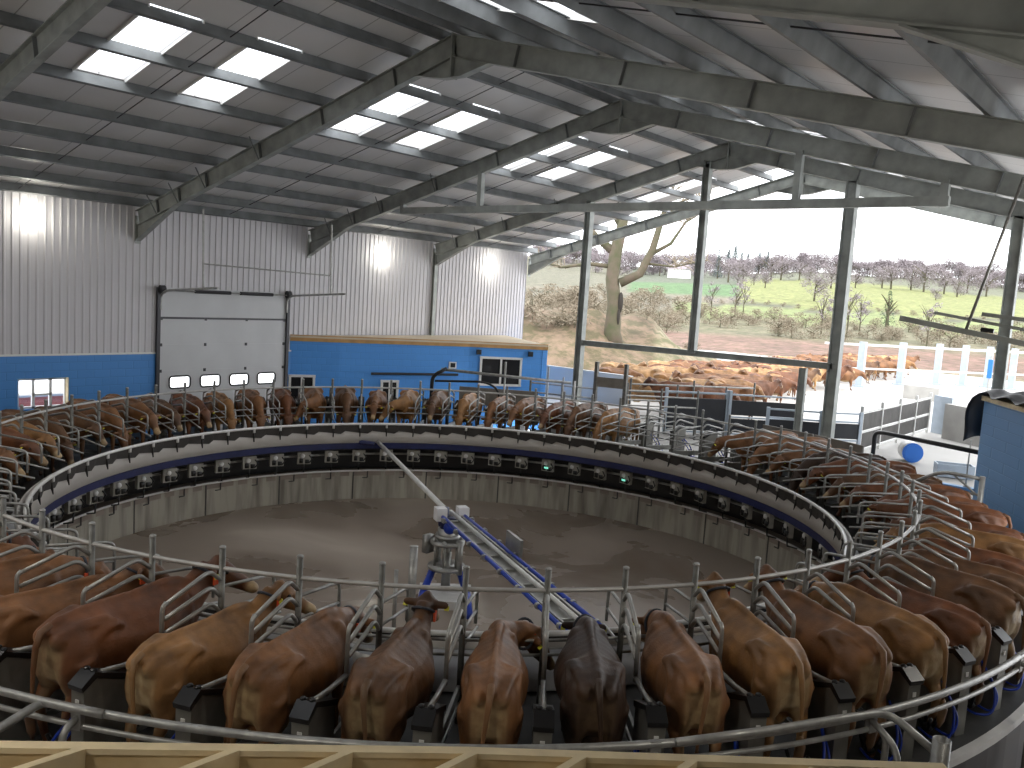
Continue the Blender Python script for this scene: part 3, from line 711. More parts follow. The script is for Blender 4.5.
pr = [make_tree('bare_shrub', s, 4.0, 3.2, 1100, 'twig_brown', 'x', 'shrub', 'x', .0, .55, trunk=.12) for s in (31,32,33)]
pts = []
for i in range(64):
    az = 96+32*i/63+random.uniform(-.3,.3); pts.append((*polp(az, random.uniform(108,150)), random.uniform(.42,.7)))
for i in range(34):
    az = 97+31*i/33; pts.append((*polp(az, 203+math.sin(az*.9)*6), random.uniform(.25,.36)))
for i in range(16):
    az = 118.5+9*i/15; pts.append((*polp(az, random.uniform(90,190)), random.uniform(.6,1.1)))
scatter(pr, pts, 'brownish bare shrub in the tangled hedgerows below the green fields', 'hedgerow shrubs')
pr = [make_tree('slender_tree', s, 7.5, 1.6, 260, 'twig_purple', 'x', 'tree', 'x', .2, .6, trunk=.12) for s in (41,42)]
scatter(pr, [(*polp(a, r_), s) for a, r_, s in ((116.4,150,1.0),(114.9,148,1.05),(114.4,150,.95),(109.6,120,.95),(108.1,118,1.05),(107.4,125,.9),(103.6,110,.9))], 'slender bare tree rising out of the hedgerow scrub', 'slender hedgerow trees')
pr = [make_tree('mound_scrub', s, 1.3, 1.4, 420, 'twig_brown', 'x', 'shrub', 'x', .0, .35, trunk=.05) for s in (61,62)]
rm_ = random.Random(9)
scatter(pr, [(-33+rm_.uniform(-11,5), 47+rm_.uniform(-7,7), rm_.uniform(.5,1.0)) for _ in range(34)], 'low tangled scrub growing on the earth mound beyond the office', 'mound scrub')
g = make_tree('conifer', 51, 5, 1.3, 500, 'green_wood', 'small green fir tree in the hedgerow right of the middle column', 'tree', None, .05, .4, True); put(g, *polp(105.9, 150), 1.2)
# the old bare tree on the mound
tx, ty = polp(122.6, 50); tz = land_z(tx, ty)-.4
t = thing('old_bare_tree', 'large gnarled bare tree with a torn hollow trunk on the mound outside', 'tree', (tx, ty, tz), math.radians(32))
rnd = random.Random(5); b = MB()
b.tube([(.1,0,-.3),(.0,0,.6),(0,.05,2.2),(-.25,0,3.6),(-.15,.0,5.2),(.1,0,6.6),(.3,.2,8.6),(.2,.1,10.5)], [.62,.48,.40,.37,.36,.30,.20,.08], 12)
b.build('trunk', 'bark', t, True)
def limb(pts, rs):
    b = MB(); b.tube(bezier_bend(pts, .5, 4), 0.1, 8) if False else b.tube(pts, [r*.6 for r in rs], 8)
    o = b.build('branch', 'bark', t, True); return o
limbs = [([(-.2,0,5.1),(-1.3,.1,5.9),(-2.0,0,6.7),(-3.4,.2,6.9),(-4.6,.1,7.6)],[.42,.34,.26,.2,.06]),
 ([(.2,0,3.4),(1.3,0,4.0),(1.9,0,5.4),(2.3,0,7.2),(2.9,0,9.4)],[.45,.4,.34,.26,.1]),
 ([(-.3,0,4.3),(-1.6,0,4.4),(-3.2,.1,4.1),(-4.6,0,4.4)],[.22,.18,.12,.05]),
 ([(1.8,0,5.1),(2.9,.2,5.8),(3.6,0,7.0),(4.5,0,7.6)],[.2,.16,.11,.04]),
 ([(.1,0,6.5),(-.9,.1,7.9),(-1.3,0,9.6)],[.3,.2,.07]), ([(2.2,0,7),(3.4,0,8.2),(4.9,.2,8.7)],[.15,.1,.04]),
 ([(1.55,0,4.6),(3.2,.1,4.5),(5.0,0,5.0)],[.12,.08,.03])]
for p_, r_ in limbs:
    o = limb(p_, r_); b = MB()
    for k in range(26):
        q = Vector(p_[-1]).lerp(Vector(p_[-2]), rnd.random()*1.2); e = q+V(rnd.uniform(-1.3,1.3), rnd.uniform(-.8,.8), rnd.uniform(-.5,1.3)); b.tube([q, (q+e)/2+V(0,0,.1), e], [.03,.02,.006], 4, cap=False)
    b.build('twigs', 'twig_brown', o)
b = MB(); b.ball((.33,-.2,2.3), (.16,.2,.6)); b.ball((.28,-.28,1.5), (.09,.18,.5)); b.build('hollow', 'rot', t, True)
# far sheds on hillside
t = thing('farmhouse', 'tiny pale farmhouse at the far edge of the vivid green field', 'building', (*polp(118.6, 420), 0)); t.location.z = land_z(*polp(118.6, 420))
b = MB(); b.box((0,0,2.2), (9,6,4.4)); b.build('wall', 'upvc', t); b = MB()
b.add([(-5,-3.4,4.3),(5,-3.4,4.3),(5,3.4,4.3),(-5,3.4,4.3),(-5,0,6.6),(5,0,6.6)], [(0,1,5,4),(3,4,5,2),(0,4,3),(1,2,5),(0,3,2,1)]); b.build('roof', 'twig_purple', t)

# ------------------------------------------------------------------ rotary platform
RP = thing('rotary_platform', 'big round rotary milking platform with steel stalls around a sunken pit', 'milking platform', (CX, CY, 0))
O2 = (0, 0)
def rpart(b, name, material=None, smooth=True, parent=RP): return b.build(name, material, parent, smooth)
b = MB(); b.lathe([(R1+.16, DECK-.12), (R1+.16, DECK), (9.78, DECK), (9.78, DECK-.12)], O2, 186); rpart(b, 'deck', 'rubber', False)
b = MB(); b.lathe([(9.74, DECK-.06), (9.74, DECK+.02), (9.83, DECK+.02), (9.83, DECK-.06)], O2, 186); rpart(b, 'outer_rim', 'rail_white', False)
b = MB(); b.lathe([(R1+.06, DECK-.16), (R1+.06, DECK-.01), (R1+.16, DECK-.01), (R1+.16, DECK-.16)], O2, 186); rpart(b, 'inner_rim', 'blue_steel', False)
b = MB(); b.lathe([(R1+.05, DECK), (R1+.10, 1.40), (R1+.13, 1.40), (R1+.09, DECK)], O2, 186); rpart(b, 'manger_sheet', 'manger', True)
b = MB(); b.lathe([(R1+.14, 1.30), (R1+.36, .94), (R1+.38, .96), (R1+.16, 1.32)], O2, 186); rpart(b, 'feed_pan', 'pan', True)
b = MB(); b.lathe([(R3+.25, .05), (R3+.25, .75), (R3+.33, .75), (R3+.33, .05)], O2, 124); rpart(b, 'skirt', 'black_plastic', False)
b = MB(); b.lathe([(R1+.25, .70), (R1+.25, .80), (9.6, .80), (9.6, .70)], O2, 124); rpart(b, 'subframe', 'rubber', False)
b = MB(); b.lathe([(9.70, 0), (9.70, .84), (9.78, .84), (9.78, 0)], O2, 124); rpart(b, 'outer_skirt', 'black_plastic', False)
def ring(R, z, r, name, m_, nn=186): b = MB(); b.tube([(R*math.cos(2*PI*i/nn), R*math.sin(2*PI*i/nn), z) for i in range(nn)], r, 8, True); return rpart(b, name, m_)
ring(R1+.13, 1.31, .02, 'lower_feed_rail', 'pipe'); ring(R1, 1.434, .034, 'feed_rail', 'rail_white'); ring(R2, 2.285, .024, 'top_rail', 'top_rail')
ring(R2-.05, 1.75, .018, 'breast_rail', 'pipe'); ring(R2-.05, 1.60, .018, 'breast_rail', 'pipe'); ring(R3-.15, .52, .03, 'milk_line', 'pipe')
# scalloped rubber curtain: one mesh per two stalls
def P_(R, a, z): return V(R*math.cos(a), R*math.sin(a), z)
b = MB(); K = 6
for s in range(N):
    for i in range(K):
        a0 = A1+ST*(s+i/K); a1 = A1+ST*(s+(i+1)/K)
        dz = lambda t: .17+.09*(1-t) if t < .8 else .17+.09*(t-.8)/.2
        z0, z1 = 1.43-dz(i/K), 1.43-dz((i+1)/K)
        P4 = [P_(R1-.005, a0, 1.42), P_(R1-.005, a1, 1.42), P_(R1+.03, a1, z1), P_(R1+.03, a0, z0)]
        vs = P4+[V(p.x*1.0025, p.y*1.0025, p.z) for p in P4]
        b.add(vs, [(0,1,2,3),(7,6,5,4),(3,2,6,7),(0,4,5,1),(0,3,7,4),(1,5,6,2)])
rpart(b, 'rubber_curtain', 'curtain', False)

SK = math.radians(2.0)
def stall_frame(k):
    a = A1+ST*k; A = P_(R2, a, 0); B = P_(9.5, a-SK, 0); u = (B-A).normalized(); w = V(-u.y, u.x, 0)
    return A, u, w
def at(fr, u, z, w=0): A, U, W = fr; return V(A.x+U.x*u+W.x*w, A.y+U.y*u+W.y*w, z)
# stall-local prototypes, built along +x (outwards) with origin at the inner post
def proto(fn, name, m_, smooth=True):
    b = MB(); fn(b); o = b.build(name, m_, RP, smooth); return o
def f_post(b): b.tube([(0,0,DECK), (0,0,2.50)], .031, 10)
def f_cap(b): b.ball((0,0,2.50), (.034,.034,.02))
def f_div(b):
    for (dz, a_, e_) in ((0, .17, .75), (-.165, .15, .745), (-.33, .13, .74)):
        b.tube(bezier_bend([(0,0,2.16+dz), (a_,0,2.30+dz), (e_-.03,0,2.13+dz*.82)], .07), .022, 8)
    b.tube(bezier_bend([(.70,0,2.15), (.745,0,2.11), (.75,0,1.66)], .05), .022, 8)
    b.tube([(.74,0,1.70), (1.12,0,1.72), (1.40,0,1.76)], .024, 8)
def f_inner(b):
    b.tube(bezier_bend([(0,0,2.10), (-.70,0,2.02), (-.78,0,1.98), (-.78,0,1.64)], .08), .018, 8)
    b.tube([(0,0,1.87), (-.78,0,1.78)], .016, 8)
    b.tube([(0,0,1.70), (-.90,0,1.55)], .016, 8)
def f_low(b): b.bar((.05,0,1.27), (1.12,0,1.20), .03, .12); b.bar((0,0,1.12),(1.1,0,1.05),.02,.05)
def f_cab(b):
    # stainless cabinet with a sloping top
    pts = [(1.13,0), (1.62,0), (1.62,.77), (1.50,.84), (1.13,.68)]
    for s in (-1,1): pass
    vs = [V(x, s*.075, DECK+z) for s in (-1,1) for (x, z) in pts]; n_ = len(pts)
    b.add(vs, [tuple(range(n_))[::-1], tuple(range(n_, 2*n_))]+[(i, (i+1) % n_, n_+(i+1) % n_, n_+i) for i in range(n_)])
def f_cabcap(b):
    pts = [(1.11,.68), (1.50,.845), (1.64,.765), (1.65,.81), (1.52,.90), (1.09,.73)]
    vs = [V(x, s*.085, DECK+z) for s in (-1,1) for (x, z) in pts]; n_ = len(pts)
    b.add(vs, [tuple(range(n_))[::-1], tuple(range(n_, 2*n_))]+[(i, (i+1) % n_, n_+(i+1) % n_, n_+i) for i in range(n_)])
    b.ball((1.5,.04,DECK+.90), (.03,.03,.02)); b.ball((1.5,-.04,DECK+.90), (.03,.03,.02))
def f_label(b): b.box((1.625,.0,DECK+.66), (.008,.04,.045))
def f_brk(b): b.box((-R2+R1-.035,0,1.385), (.03,.055,.12))
def f_brk2(b): b.add([V(-R2+R1-.02,s,z)+V(dx,0,0) for s in (-.015,.015) for (z,dx) in ((1.40,0),(1.10,-.02),(1.30,.06))], [(0,1,2),(5,4,3),(0,3,4,1),(1,4,5,2),(2,5,3,0)])
mx_ = R3-R2
def f_met(b): b.box((mx_-.42, 0, .52), (.10,.34,.31)); b.bar((mx_-.42,0,.68),(mx_-.42,0,.80),.05,.05)
def f_met2(b): b.box((mx_-.49, -.07, .44), (.05,.10,.10)); b.box((mx_-.49, .08, .46), (.05,.09,.12)); b.tube([(mx_-.49,-.12,.6),(mx_-.5,-.2,.5),(mx_-.49,-.12,.40)], .016, 6); b.tube([(mx_-.44,0,.38),(mx_-.42,0,.15),(mx_-.2,0,.10)], .018, 6)
def f_met3(b): b.ball((mx_-.48, .04, .58), (.04,.06,.06))
def f_hose(b):
    rnd = random.Random(3)
    b.tube(bezier_bend([(1.45,-.12,1.45), (1.68,-.2,1.25), (1.74,-.30,.99), (1.62,-.45,.97), (1.45,-.42,1.0)], .12), .014, 6)
    b.tube(bezier_bend([(1.45,-.10,1.40), (1.70,-.14,1.15), (1.70,-.26,.98), (1.55,-.30,1.02)], .12), .011, 6)
def f_claw(b):
    b.ball((1.50,-.36,1.02), (.06,.06,.045))
    for (dx, dy) in ((.06,.05),(.06,-.05),(-.06,.05),(-.06,-.05)): b.tube([(1.50+dx*.6,-.36+dy*.6,1.02),(1.50+dx*1.3,-.36+dy*1.3,1.16)], .02, 6)
def f_feedwell(b):
    b.loft([[V(-.86+x*s, .39+y*s, z) for x, y in ((-.14,-.2),(.14,-.2),(.14,.2),(-.14,.2))] for s, z in ((.6,1.0),(1,1.3),(.93,1.3),(.55,1.03))])
protos = [(f_post,'stall_post','post',None), (f_cap,'post_cap','pipe','stall_post'), (f_div,'stall_divider','pipe',None), (f_inner,'head_loop','pipe',None), (f_low,'kick_plate','stainless',None),
 (f_cab,'milking_cabinet','cabinet',None), (f_cabcap,'cabinet_lid','black_plastic','milking_cabinet'), (f_label,'number_tag','upvc','milking_cabinet'), (f_brk,'rail_bracket','rail_white',None), (f_brk2,'curtain_gusset','rubber',None),
 (f_met,'milk_meter','meter',None), (f_met2,'meter_valve','black_plastic','milk_meter'), (f_met3,'meter_bowl','white_plastic','milk_meter'), (f_hose,'pulse_hose','blue_hose',None), (f_claw,'teat_cluster','black_plastic',None), (f_feedwell,'feed_bowl','rail_white',None)]
pm = {}
for fn, nm, m_, par in protos:
    b = MB(); fn(b); me = b.build(nm, m_, None, nm not in ('milking_cabinet','cabinet_lid','milk_meter','number_tag','kick_plate')); pm[nm] = me; C.objects.unlink(me)
for k in range(N):
    A, U, W = stall_frame(k); rz = math.atan2(U.y, U.x); made = {}
    for fn, nm, m_, par in protos:
        if nm == 'feed_bowl' and not (k < 5 or k > 59): continue
        o = pm[nm].copy(); C.objects.link(o); made[nm] = o
        if par: o.parent = made[par]
        else:
            o.parent = RP; o.location = (A.x, A.y, 0); o.rotation_euler = (0,0,rz)
    if k in (30, 33): 
        b = MB(); b.box((mx_-.52, .0, .47), (.01,.12,.05)); g_ = b.build('meter_display', 'green_led', made['milk_meter'])
for v in pm.values(): bpy.data.objects.remove(v)

# centre pivot and arms
t = thing('centre_pivot', 'stainless rotary joint on a stand in the middle of the pit with blue motors', 'rotary joint', (CX, CY, -.77))
rdir_ = V(math.cos(math.radians(-47)), math.sin(math.radians(-47)), 0); sdir_ = V(-rdir_.y, rdir_.x, 0)
b = MB(); b.box((.1,-.1,.08), (1.0,1.0,.16), (rdir_, sdir_, V(0,0,1))); b.build('plinth', 'rail_white', t)
b = MB(); b.tube([(0,0,.2),(0,0,.9)], .09, 12); b.build('pedestal', 'stainless', t, True)
b = MB(); b.tube([(0,0,.60),(0,0,.66)], .36, 20); b.tube([(0,0,1.08),(0,0,1.14)], .33, 20); b.tube([(0,0,1.12),(0,0,1.38)], .20, 20); b.tube([(0,0,1.20),(0,0,1.25)], .25, 20); b.tube([(0,0,.66),(0,0,1.1)], .06, 10)
for k in range(6):
    a = k*PI/3; b.tube([(.24*math.cos(a), .24*math.sin(a), .62), (.24*math.cos(a), .24*math.sin(a), 1.12)], .025, 8); b.ball((.27*math.cos(a), .27*math.sin(a), 1.14), .05)
b.tube([(.33,0,.55),(.33,0,1.2)],.06,12); b.tube([(-.33,.1,.55),(-.33,.1,1.2)],.06,12); b.box((-.42,-.1,1.0),(.12,.2,.35))
b.build('joint_body', 'pipe', t, True)
b = MB(); b.tube([(0,0,1.36),(0,0,1.58)], .16, 16); b.tube([(-.14,.0,1.40),(-.14,0,1.75)], .10, 14); b.build('drive_motor', 'blue_steel', t, True)
b = MB(); b.ball((.12,-.1,1.42), .12); b.build('blue_valve', 'blue_hose', t, True)
rdir = V(math.cos(math.radians(-47)), math.sin(math.radians(-47)), 0); sdir = V(-rdir.y, rdir.x, 0)
for s in (-1, 1):
    b = MB(); q = sdir*s
    b.tube(bezier_bend([q*.25+V(0,0,.60), q*.30+V(0,0,.42), q*.42+rdir*.3+V(0,0,.2), q*.45+rdir*1.1+V(0,0,.08)], .15), .07, 10); b.build('supply_hose', 'blue_hose', t, True)
# fixed grey tube from the joint to the far side of the platform ring
FE = V(-17.40, 15.75, .93)
t = thing('vacuum_pipe', 'long pale grey tube reaching from the centre joint to the far rim of the platform', 'pipe', (CX, CY, .86))
b = MB(); b.tube([V(-.1,.1,.0), FE-V(CX,CY,.86)], .055, 12); b.build('tube', 'rail_white', t, True)
b = MB(); d_ = (FE-V(CX,CY,.93)).normalized(); b.tube([FE-V(CX,CY,.86)-d_*.7+V(-d_.y,d_.x,0)*.15, FE-V(CX,CY,.86)-d_*.1+V(-d_.y,d_.x,0)*.9], .06, 8); b.tube([FE-V(CX,CY,.86), FE-V(CX,CY,.86)+V(d_.y,-d_.x,0)*-1.3], .07, 8); b.build('end_bracket', 'blue_steel', t, True)
# gantry arm carrying blue pipes to the near right
t = thing('service_gantry', 'slanting steel gantry with blue pipes running from the centre joint toward the near stalls', 'gantry', (CX, CY, .93))
e = V(-5.05, 8.62, 0)-V(CX, CY, 0); dd = e.normalized(); sd = V(-dd.y, dd.x, 0); L_ = e.length
s0 = dd*.1
b = MB(); b.tube([s0+V(0,0,.03), dd*L_+V(0,0,.03)], .035, 8); b.build('main_tube', 'rail_white', t, True)
for nm, off in (('side_rail', -.22), ('side_rail', .12)):
    b = MB(); b.bar(s0+sd*off+dd*.3, dd*L_+sd*off, .03, .05); b.build(nm, 'stainless', t)
b = MB(); b.bar(s0+sd*-.1+dd*.4-V(0,0,.03), dd*L_+sd*-.1-V(0,0,.03), .22, .012); b.build('cable_tray', 'stainless', t)
for off in (-.30, .24):
    b = MB(); b.tube([s0+sd*off*.8+dd*.25, dd*L_+sd*off], .034, 8); o = b.build('blue_pipe', 'blue_hose', t, True)
    for k in range(9):
        b = MB(); c_ = dd*(.6+k*.72)+sd*off; b.tube([c_-dd*.03, c_+dd*.03], .046, 8); b.build('pipe_clip', 'pipe', o)
    b = MB(); b.box(s0+sd*off*.8+dd*.1+V(0,0,.02), (.22,.20,.24), (dd, sd, V(0,0,1))); b.build('junction_box', 'white_plastic', t)
for k in range(10):
    b = MB(); c_ = dd*(.7+k*.68); b.bar(c_-sd*.30, c_+sd*.26, .03, .03); b.build('cross_rung', 'stainless', t)
b = MB(); b.box(dd*2.55+sd*.30+V(0,0,.12), (.62,.05,.30), (dd, sd, V(0,0,1))); b.build('sign_plate', 'stainless', t)
# steel posts standing in the pit
for x, y, h, r_, l in ((-9.95, 9.98, .85, .07, 'pale steel pipe post standing in the pit left of the rotary joint'), (-10.0, 9.65, .5, .035, 'thin dark pipe post in the pit beside the pale one')):
    b = MB(); b.tube([(x,y,-.77),(x,y,h)], r_, 12); b.ball((x,y,h), (r_*1.05,r_*1.05,.02)); tag(b.build('pit_post', 'pipe', None, True), l, 'post')

# outer guard rail (fixed), near side
t = thing('guard_rail', 'double galvanised guard rail curving round the outside of the near stalls', 'rail', (CX, CY, 0))
def arc(R, z, a0, a1, n_=60): return [V(R*math.cos(a0+(a1-a0)*i/n_), R*math.sin(a0+(a1-a0)*i/n_), z) for i in range(n_+1)]
a0, a1 = math.radians(-104), math.radians(28)
b = MB(); b.tube(arc(RG, 1.64, a0, a1), .035, 10); b.build('upper_tube', 'pipe', t, True)
b = MB(); b.tube(arc(RG, 1.50, a0, a1), .024, 10); b.build('lower_tube', 'pipe', t, True)
for ad in (-100, -64.5, -37, -24, -8, 10, 26):
    b = MB(); a = math.radians(ad); b.box(V(RG*math.cos(a), RG*math.sin(a), 1.57), (.09,.05,.20), (V(-math.sin(a), math.cos(a),0), V(math.cos(a), math.sin(a),0), V(0,0,1))); b.build('clamp', 'pipe', t)
    b = MB(); R_ = RG+.17; b.tube(bezier_bend([V(RG*math.cos(a), RG*math.sin(a), 1.57), V(R_*math.cos(a), R_*math.sin(a), 1.52), V(R_*math.cos(a), R_*math.sin(a), 0)], .1), .03, 8); b.build('upright', 'pipe', t, True)
# branch tube on the left
q0 = V(-7.07, 2.92, 1.62)-V(CX,CY,0); b = MB(); b.tube(bezier_bend([pol(RG+.03, math.radians(-63), 1.655, (0,0)), pol(RG+.03, math.radians(-65.5), 1.655, (0,0)), q0, q0+V(.24,-.46,0), q0+V(.5,-1.0,0)], .12), .036, 10); b.build('branch_tube', 'pipe', t, True)
# end post on the right
t = thing('bollard_post', 'short thick hollow steel post at lower right where a bent rail ends', 'post', (-1.43, 7.90, 0))
b = MB(); 
rings_ = []
b.lathe([(.075,0),(.075,1.62),(.066,1.62),(.066,.3)], (0,0), 24); b.build('hollow_post', 'pipe', t, True)
b = MB(); q = V(-1.43, 7.90, 0); pts = [pol(RG+.03, math.radians(-36), 1.66), pol(RG+.03, math.radians(-31), 1.68), pol(RG+.03, math.radians(-26.5), 1.68), V(-1.9,8.0,1.66), V(-1.45,7.90,1.48)]
b.tube(bezier_bend([p-q for p in pts], .18), .035, 10); b.build('bent_rail', 'pipe', t, True)
b = MB(); b.tube(bezier_bend([p-q for p in (V(-2.0,7.85,1.6), V(-1.75,7.8,1.45), V(-1.65,7.7,.9))], .12), .03, 10); b.build('brace_tube', 'pipe', t, True)
# small rail loops outside the rail near the middle
t = thing('rail_end_loop', 'pair of curved pipe ends rising just above the timber frame near the middle', 'pipe', (-3.6, 4.75, 0))
b = MB()
for dy in (0, .10): b.tube(bezier_bend([(-.12,-.12+dy,0), (-.12,-.12+dy,1.57), (.10,.02+dy,1.60), (.16,.06+dy,1.2), (.16,.06+dy,0)], .12), .028, 10)
b.build('loop', 'pipe', t, True)

# ------------------------------------------------------------------ timber frame below the viewer
q = [V(-2.975,1.095,3.6), V(-1.86,2.19,3.6), V(-1.25,2.74,3.6), V(-.60,3.33,3.6)]
t = thing('timber_frame', 'pale sawn timber roof frame with rafters along the bottom of the view', 'timber frame', (-2, 2, 3.6))
L0 = V(2,-2,-3.6); dirj = V(.7071,.7071,0)
q = [p_+V(.025,-.025,0) for p_ in q]; A_ = q[0]+L0-(q[1]-q[0])*.6; Z_ = q[3]+L0
dn = (q[1]-q[0]).normalized(); perp = V(dn.y, -dn.x, 0)
b = MB(); M1_ = q[1]+L0; b.bar(A_, M1_, .045, .02); b.bar(M1_, Z_, .045, .02); b.build('top_plate', 'wood_pale', t)
b = MB(); b.bar(A_+V(0,0,-.105), M1_+V(0,0,-.105), .036, .20); b.bar(M1_+V(0,0,-.105), Z_+V(0,0,-.105), .036, .20); b.build('rim_board', 'wood', t)
for x, y in ((-3.35,.72),(-2.75,1.27),(-2.4,1.62),(-2.13,1.88),(-1.83,2.18),(-1.55,2.44),(-1.26,2.69),(-.93,2.95)):
    p = V(x,y,3.6)+L0; rd = (perp*1.0 - dn*.95).normalized(); p = p+perp*.02+V(0,0,.022); b = MB(); b.bar(p-V(0,0,.02), p-V(0,0,.02)+rd*1.1+V(0,0,.06), .03, .02); b.bar(p-V(0,0,.10), p-V(0,0,.10)+rd*1.1+V(0,0,.06), .026, .16); b.build('rafter', 'wood_pale', t)

# roller door track at the right
t = thing('door_track', 'steel overhead door tracks and hanger rod sticking out at the right edge', 'door track', (-1.9, 12.4, 5.0))
for (x0, z0, x1, z1, r_) in ((-3.37,5.15,-.4,4.72,.035), (-2.98,5.25,-.4,4.90,.02), (-2.41,5.27,-.4,5.1,.025)):
    b = MB(); b.bar((x0+1.9, 0 if r_ > .03 else .12, z0-5), (x1+1.9, 0 if r_ > .03 else .12, z1-5), r_*1.6, r_*2); b.build('track', 'steel', t)
b = MB(); b.tube([(-2.11+1.9,0,1.98),(-2.56+1.9,0,.01)], .02, 6); b.build('hanger_rod', 'pipe', t, True)
b = MB(); b.tube([(-2.25+1.9,.12,.06),(-2.40+1.9,.12,.07)], .03, 8); b.build('stop_buffer', 'black_plastic', t)

# ------------------------------------------------------------------ entry race, gates, yard furniture
ent = MB(); ent.lathe([(9.86,.8),(9.86,.9),(13.4,.9),(13.4,.8)], (CX,CY), 40, math.radians(58), math.radians(112)); struct(ent.build('floor', 'concrete_yard'))
def gate(name, p, q, z0, z1, label, cat, rows, panels, m_post='bluegrey_steel', m_pan='darkpanel', pw=.09, group=None):
    p, q = V(*p, 0), V(*q, 0); t = thing(name, label, cat, (*p.xy, .9), 0, group); d = q-p; L = d.length; d.normalize(); n_ = V(-d.y, d.x, 0)
    for s in (0, L): b = MB(); b.box(d*s+V(0,0,(z1-.85)/2), (pw, pw, z1-.85), (d, n_, V(0,0,1))); b.build('post', m_post, t)
    for z in rows: b = MB(); b.bar(V(0,0,z-.9), d*L+V(0,0,z-.9), .05, .05); b.build('bar', m_post, t)
    for (za, zb) in panels: b = MB(); b.box(d*L/2+V(0,0,(za+zb)/2-.9), (L-pw, .03, zb-za), (d, n_, V(0,0,1))); b.build('panel', m_pan, t)
    return t
gate('sheeted_gate', (-13.5,24.6), (-12.1,26.1), .9, 2.35, 'dark sheeted gate with pale posts behind the empty stalls, leftmost of the dark gates', 'gate', (2.28,1.0), ((1.05,2.1),))
gate('sheeted_gate', (-12.0,26.1), (-10.3,27.6), .9, 2.35, 'dark gate with a pale middle bar left of the thick middle column', 'gate', (2.28,1.55,1.0), ((1.62,2.1),(1.05,1.5)))
gate('sheeted_gate', (-10.0,24.4), (-8.75,25.3), .9, 2.2, 'dark gate directly left of the foot of the thick middle column', 'gate', (2.2,1.95,1.4,1.0), ((1.45,1.9),))
gate('sheeted_gate', (-8.7,25.3), (-7.9,26.2), .9, 2.2, 'dark gate directly right of the foot of the thick middle column', 'gate', (2.2,1.95,1.4,1.0), ((1.45,1.9),))
t = gate('yard_fence', (-8.0,26.6), (-8.0,34.5), .9, 2.35, 'pale railed fence backed by grey sheets leading away to the concrete wall', 'fence', (2.2,1.6,1.05), ((1.65,2.15),(1.1,1.55)), 'rail_white', 'rubber_grey')
for k in range(1,4): b = MB(); b.box((0,k*2,.75), (.08,.08,1.5)); b.build('post', 'rail_white', t)
def wallbox(name, p, q, z0, z1, th, m_, label, cat='wall'):
    p, q = V(*p, 0), V(*q, 0); d = q-p; L = d.length; d.normalize(); b = MB(); b.box((p+q)/2+V(0,0,(z0+z1)/2), (L, th, z1-z0), (d, V(-d.y,d.x,0), V(0,0,1))); return tag(b.build(name, m_), label, cat)
wallbox('concrete_wall', (-7.9,34.9), (-7.2,34.5), .9, 2.3, .2, 'bluegrey_steel', 'short pale grey panel joining the railed fence to the concrete wall')
wallbox('concrete_wall', (-7.2,33.6), (-4.2,31.6), .9, 2.15, .25, 'concrete_wall', 'long grey concrete wall behind the blue ended drum')
# board walls of the cow race around the right side
for i, (a0_, a1_, l) in enumerate(((80, 71.5, 'left one of the pair'), (71.2, 63, 'right one of the pair'))):
    p = pol(10.35, math.radians(a0_), 0); q_ = pol(10.35, math.radians(a1_), 0); wallbox('race_board', (p.x,p.y), (q_.x,q_.y), .9, 2.05, .06, 'board', 'brownish board panel fencing the outside of the right far stalls, '+l, 'panel')
t = thing('blue_drum', 'white drum with a bright blue end lying on the concrete by the dark pipe', 'drum', (-6.55, 26.9, 1.20), math.radians(200))
b = MB(); b.tube([(-.55,0,0),(.0,0,0)], .29, 28); b.build('barrel', 'rail_white', t, True)
b = MB(); b.tube([(.0,0,0),(.03,0,0)], .29, 28); b.tube([(.03,0,0),(.05,0,0)], .24, 28); b.build('blue_end', 'drum_blue', t)
t.rotation_euler = (0,0,math.radians(-62))
t = thing('steel_box', 'open grey steel box lying on the concrete slab right of the drum', 'box', (-5.15, 25.6, .92), math.radians(25))
b = MB(); b.box((0,0,.02), (.9,.45,.04)); b.build('base', 'bluegrey_steel', t)
for c_, s_ in (((0,.22,.18),(.9,.03,.34)), ((0,-.22,.18),(.9,.03,.34)), ((.45,0,.18),(.03,.45,.34)), ((-.45,0,.18),(.03,.45,.34))): b = MB(); b.box(c_, s_); b.build('side', 'bluegrey_steel', t)
b = MB(); b.tube(bezier_bend([(-7.0,24.6,.6), (-7.0,24.6,1.92), (-6.8,24.5,1.98), (-4.1,22.9,2.05)], .15), .06, 10); tag(b.build('black_pipe', 'black_plastic', None, True), 'thick black pipe bending up and running right to the blue block building', 'pipe')
b = MB(); b.tube([(-4.5,23.9,.95),(-4.5,23.9,2.2)], .02, 8); b.tube([(-4.55,23.9,.98),(-4.45,23.9,.98)], .06, 8); tag(b.build('pipe_prop', 'pipe', None, True), 'thin upright prop under the right end of the black pipe', 'post')
for i, (x, y) in enumerate(((-15.71,51.1), (-14.84,55.95), (-13.6,59.5), (-12.4,61), (-11.2,62), (-9.9,62.5))):
    b = MB(); b.box((x,y,2.2), (.36,.36,2.6)); b.box((x,y,.95),(.7,.7,.1)); tag(b.build('concrete_pillar', 'bluegrey_steel'), 'pale pillar in the bright yard, %s from the left' % ['first','second','third','fourth','fifth','last'][i], 'pillar', 'yard pillars')
b = MB(); b.bar((-17.5,50,3.3), (-9.0,63,3.3), .12, .12); b.bar((-17.5,50,1.9), (-9.0,63,1.9), .1, .1); tag(b.build('yard_rail', 'rail_white'), 'long bright horizontal rail linking the pale pillars', 'rail')
t = thing('blue_standpipe', 'thin blue standpipe in the bright yard near the right column', 'pole', (-9.3, 52, .9))
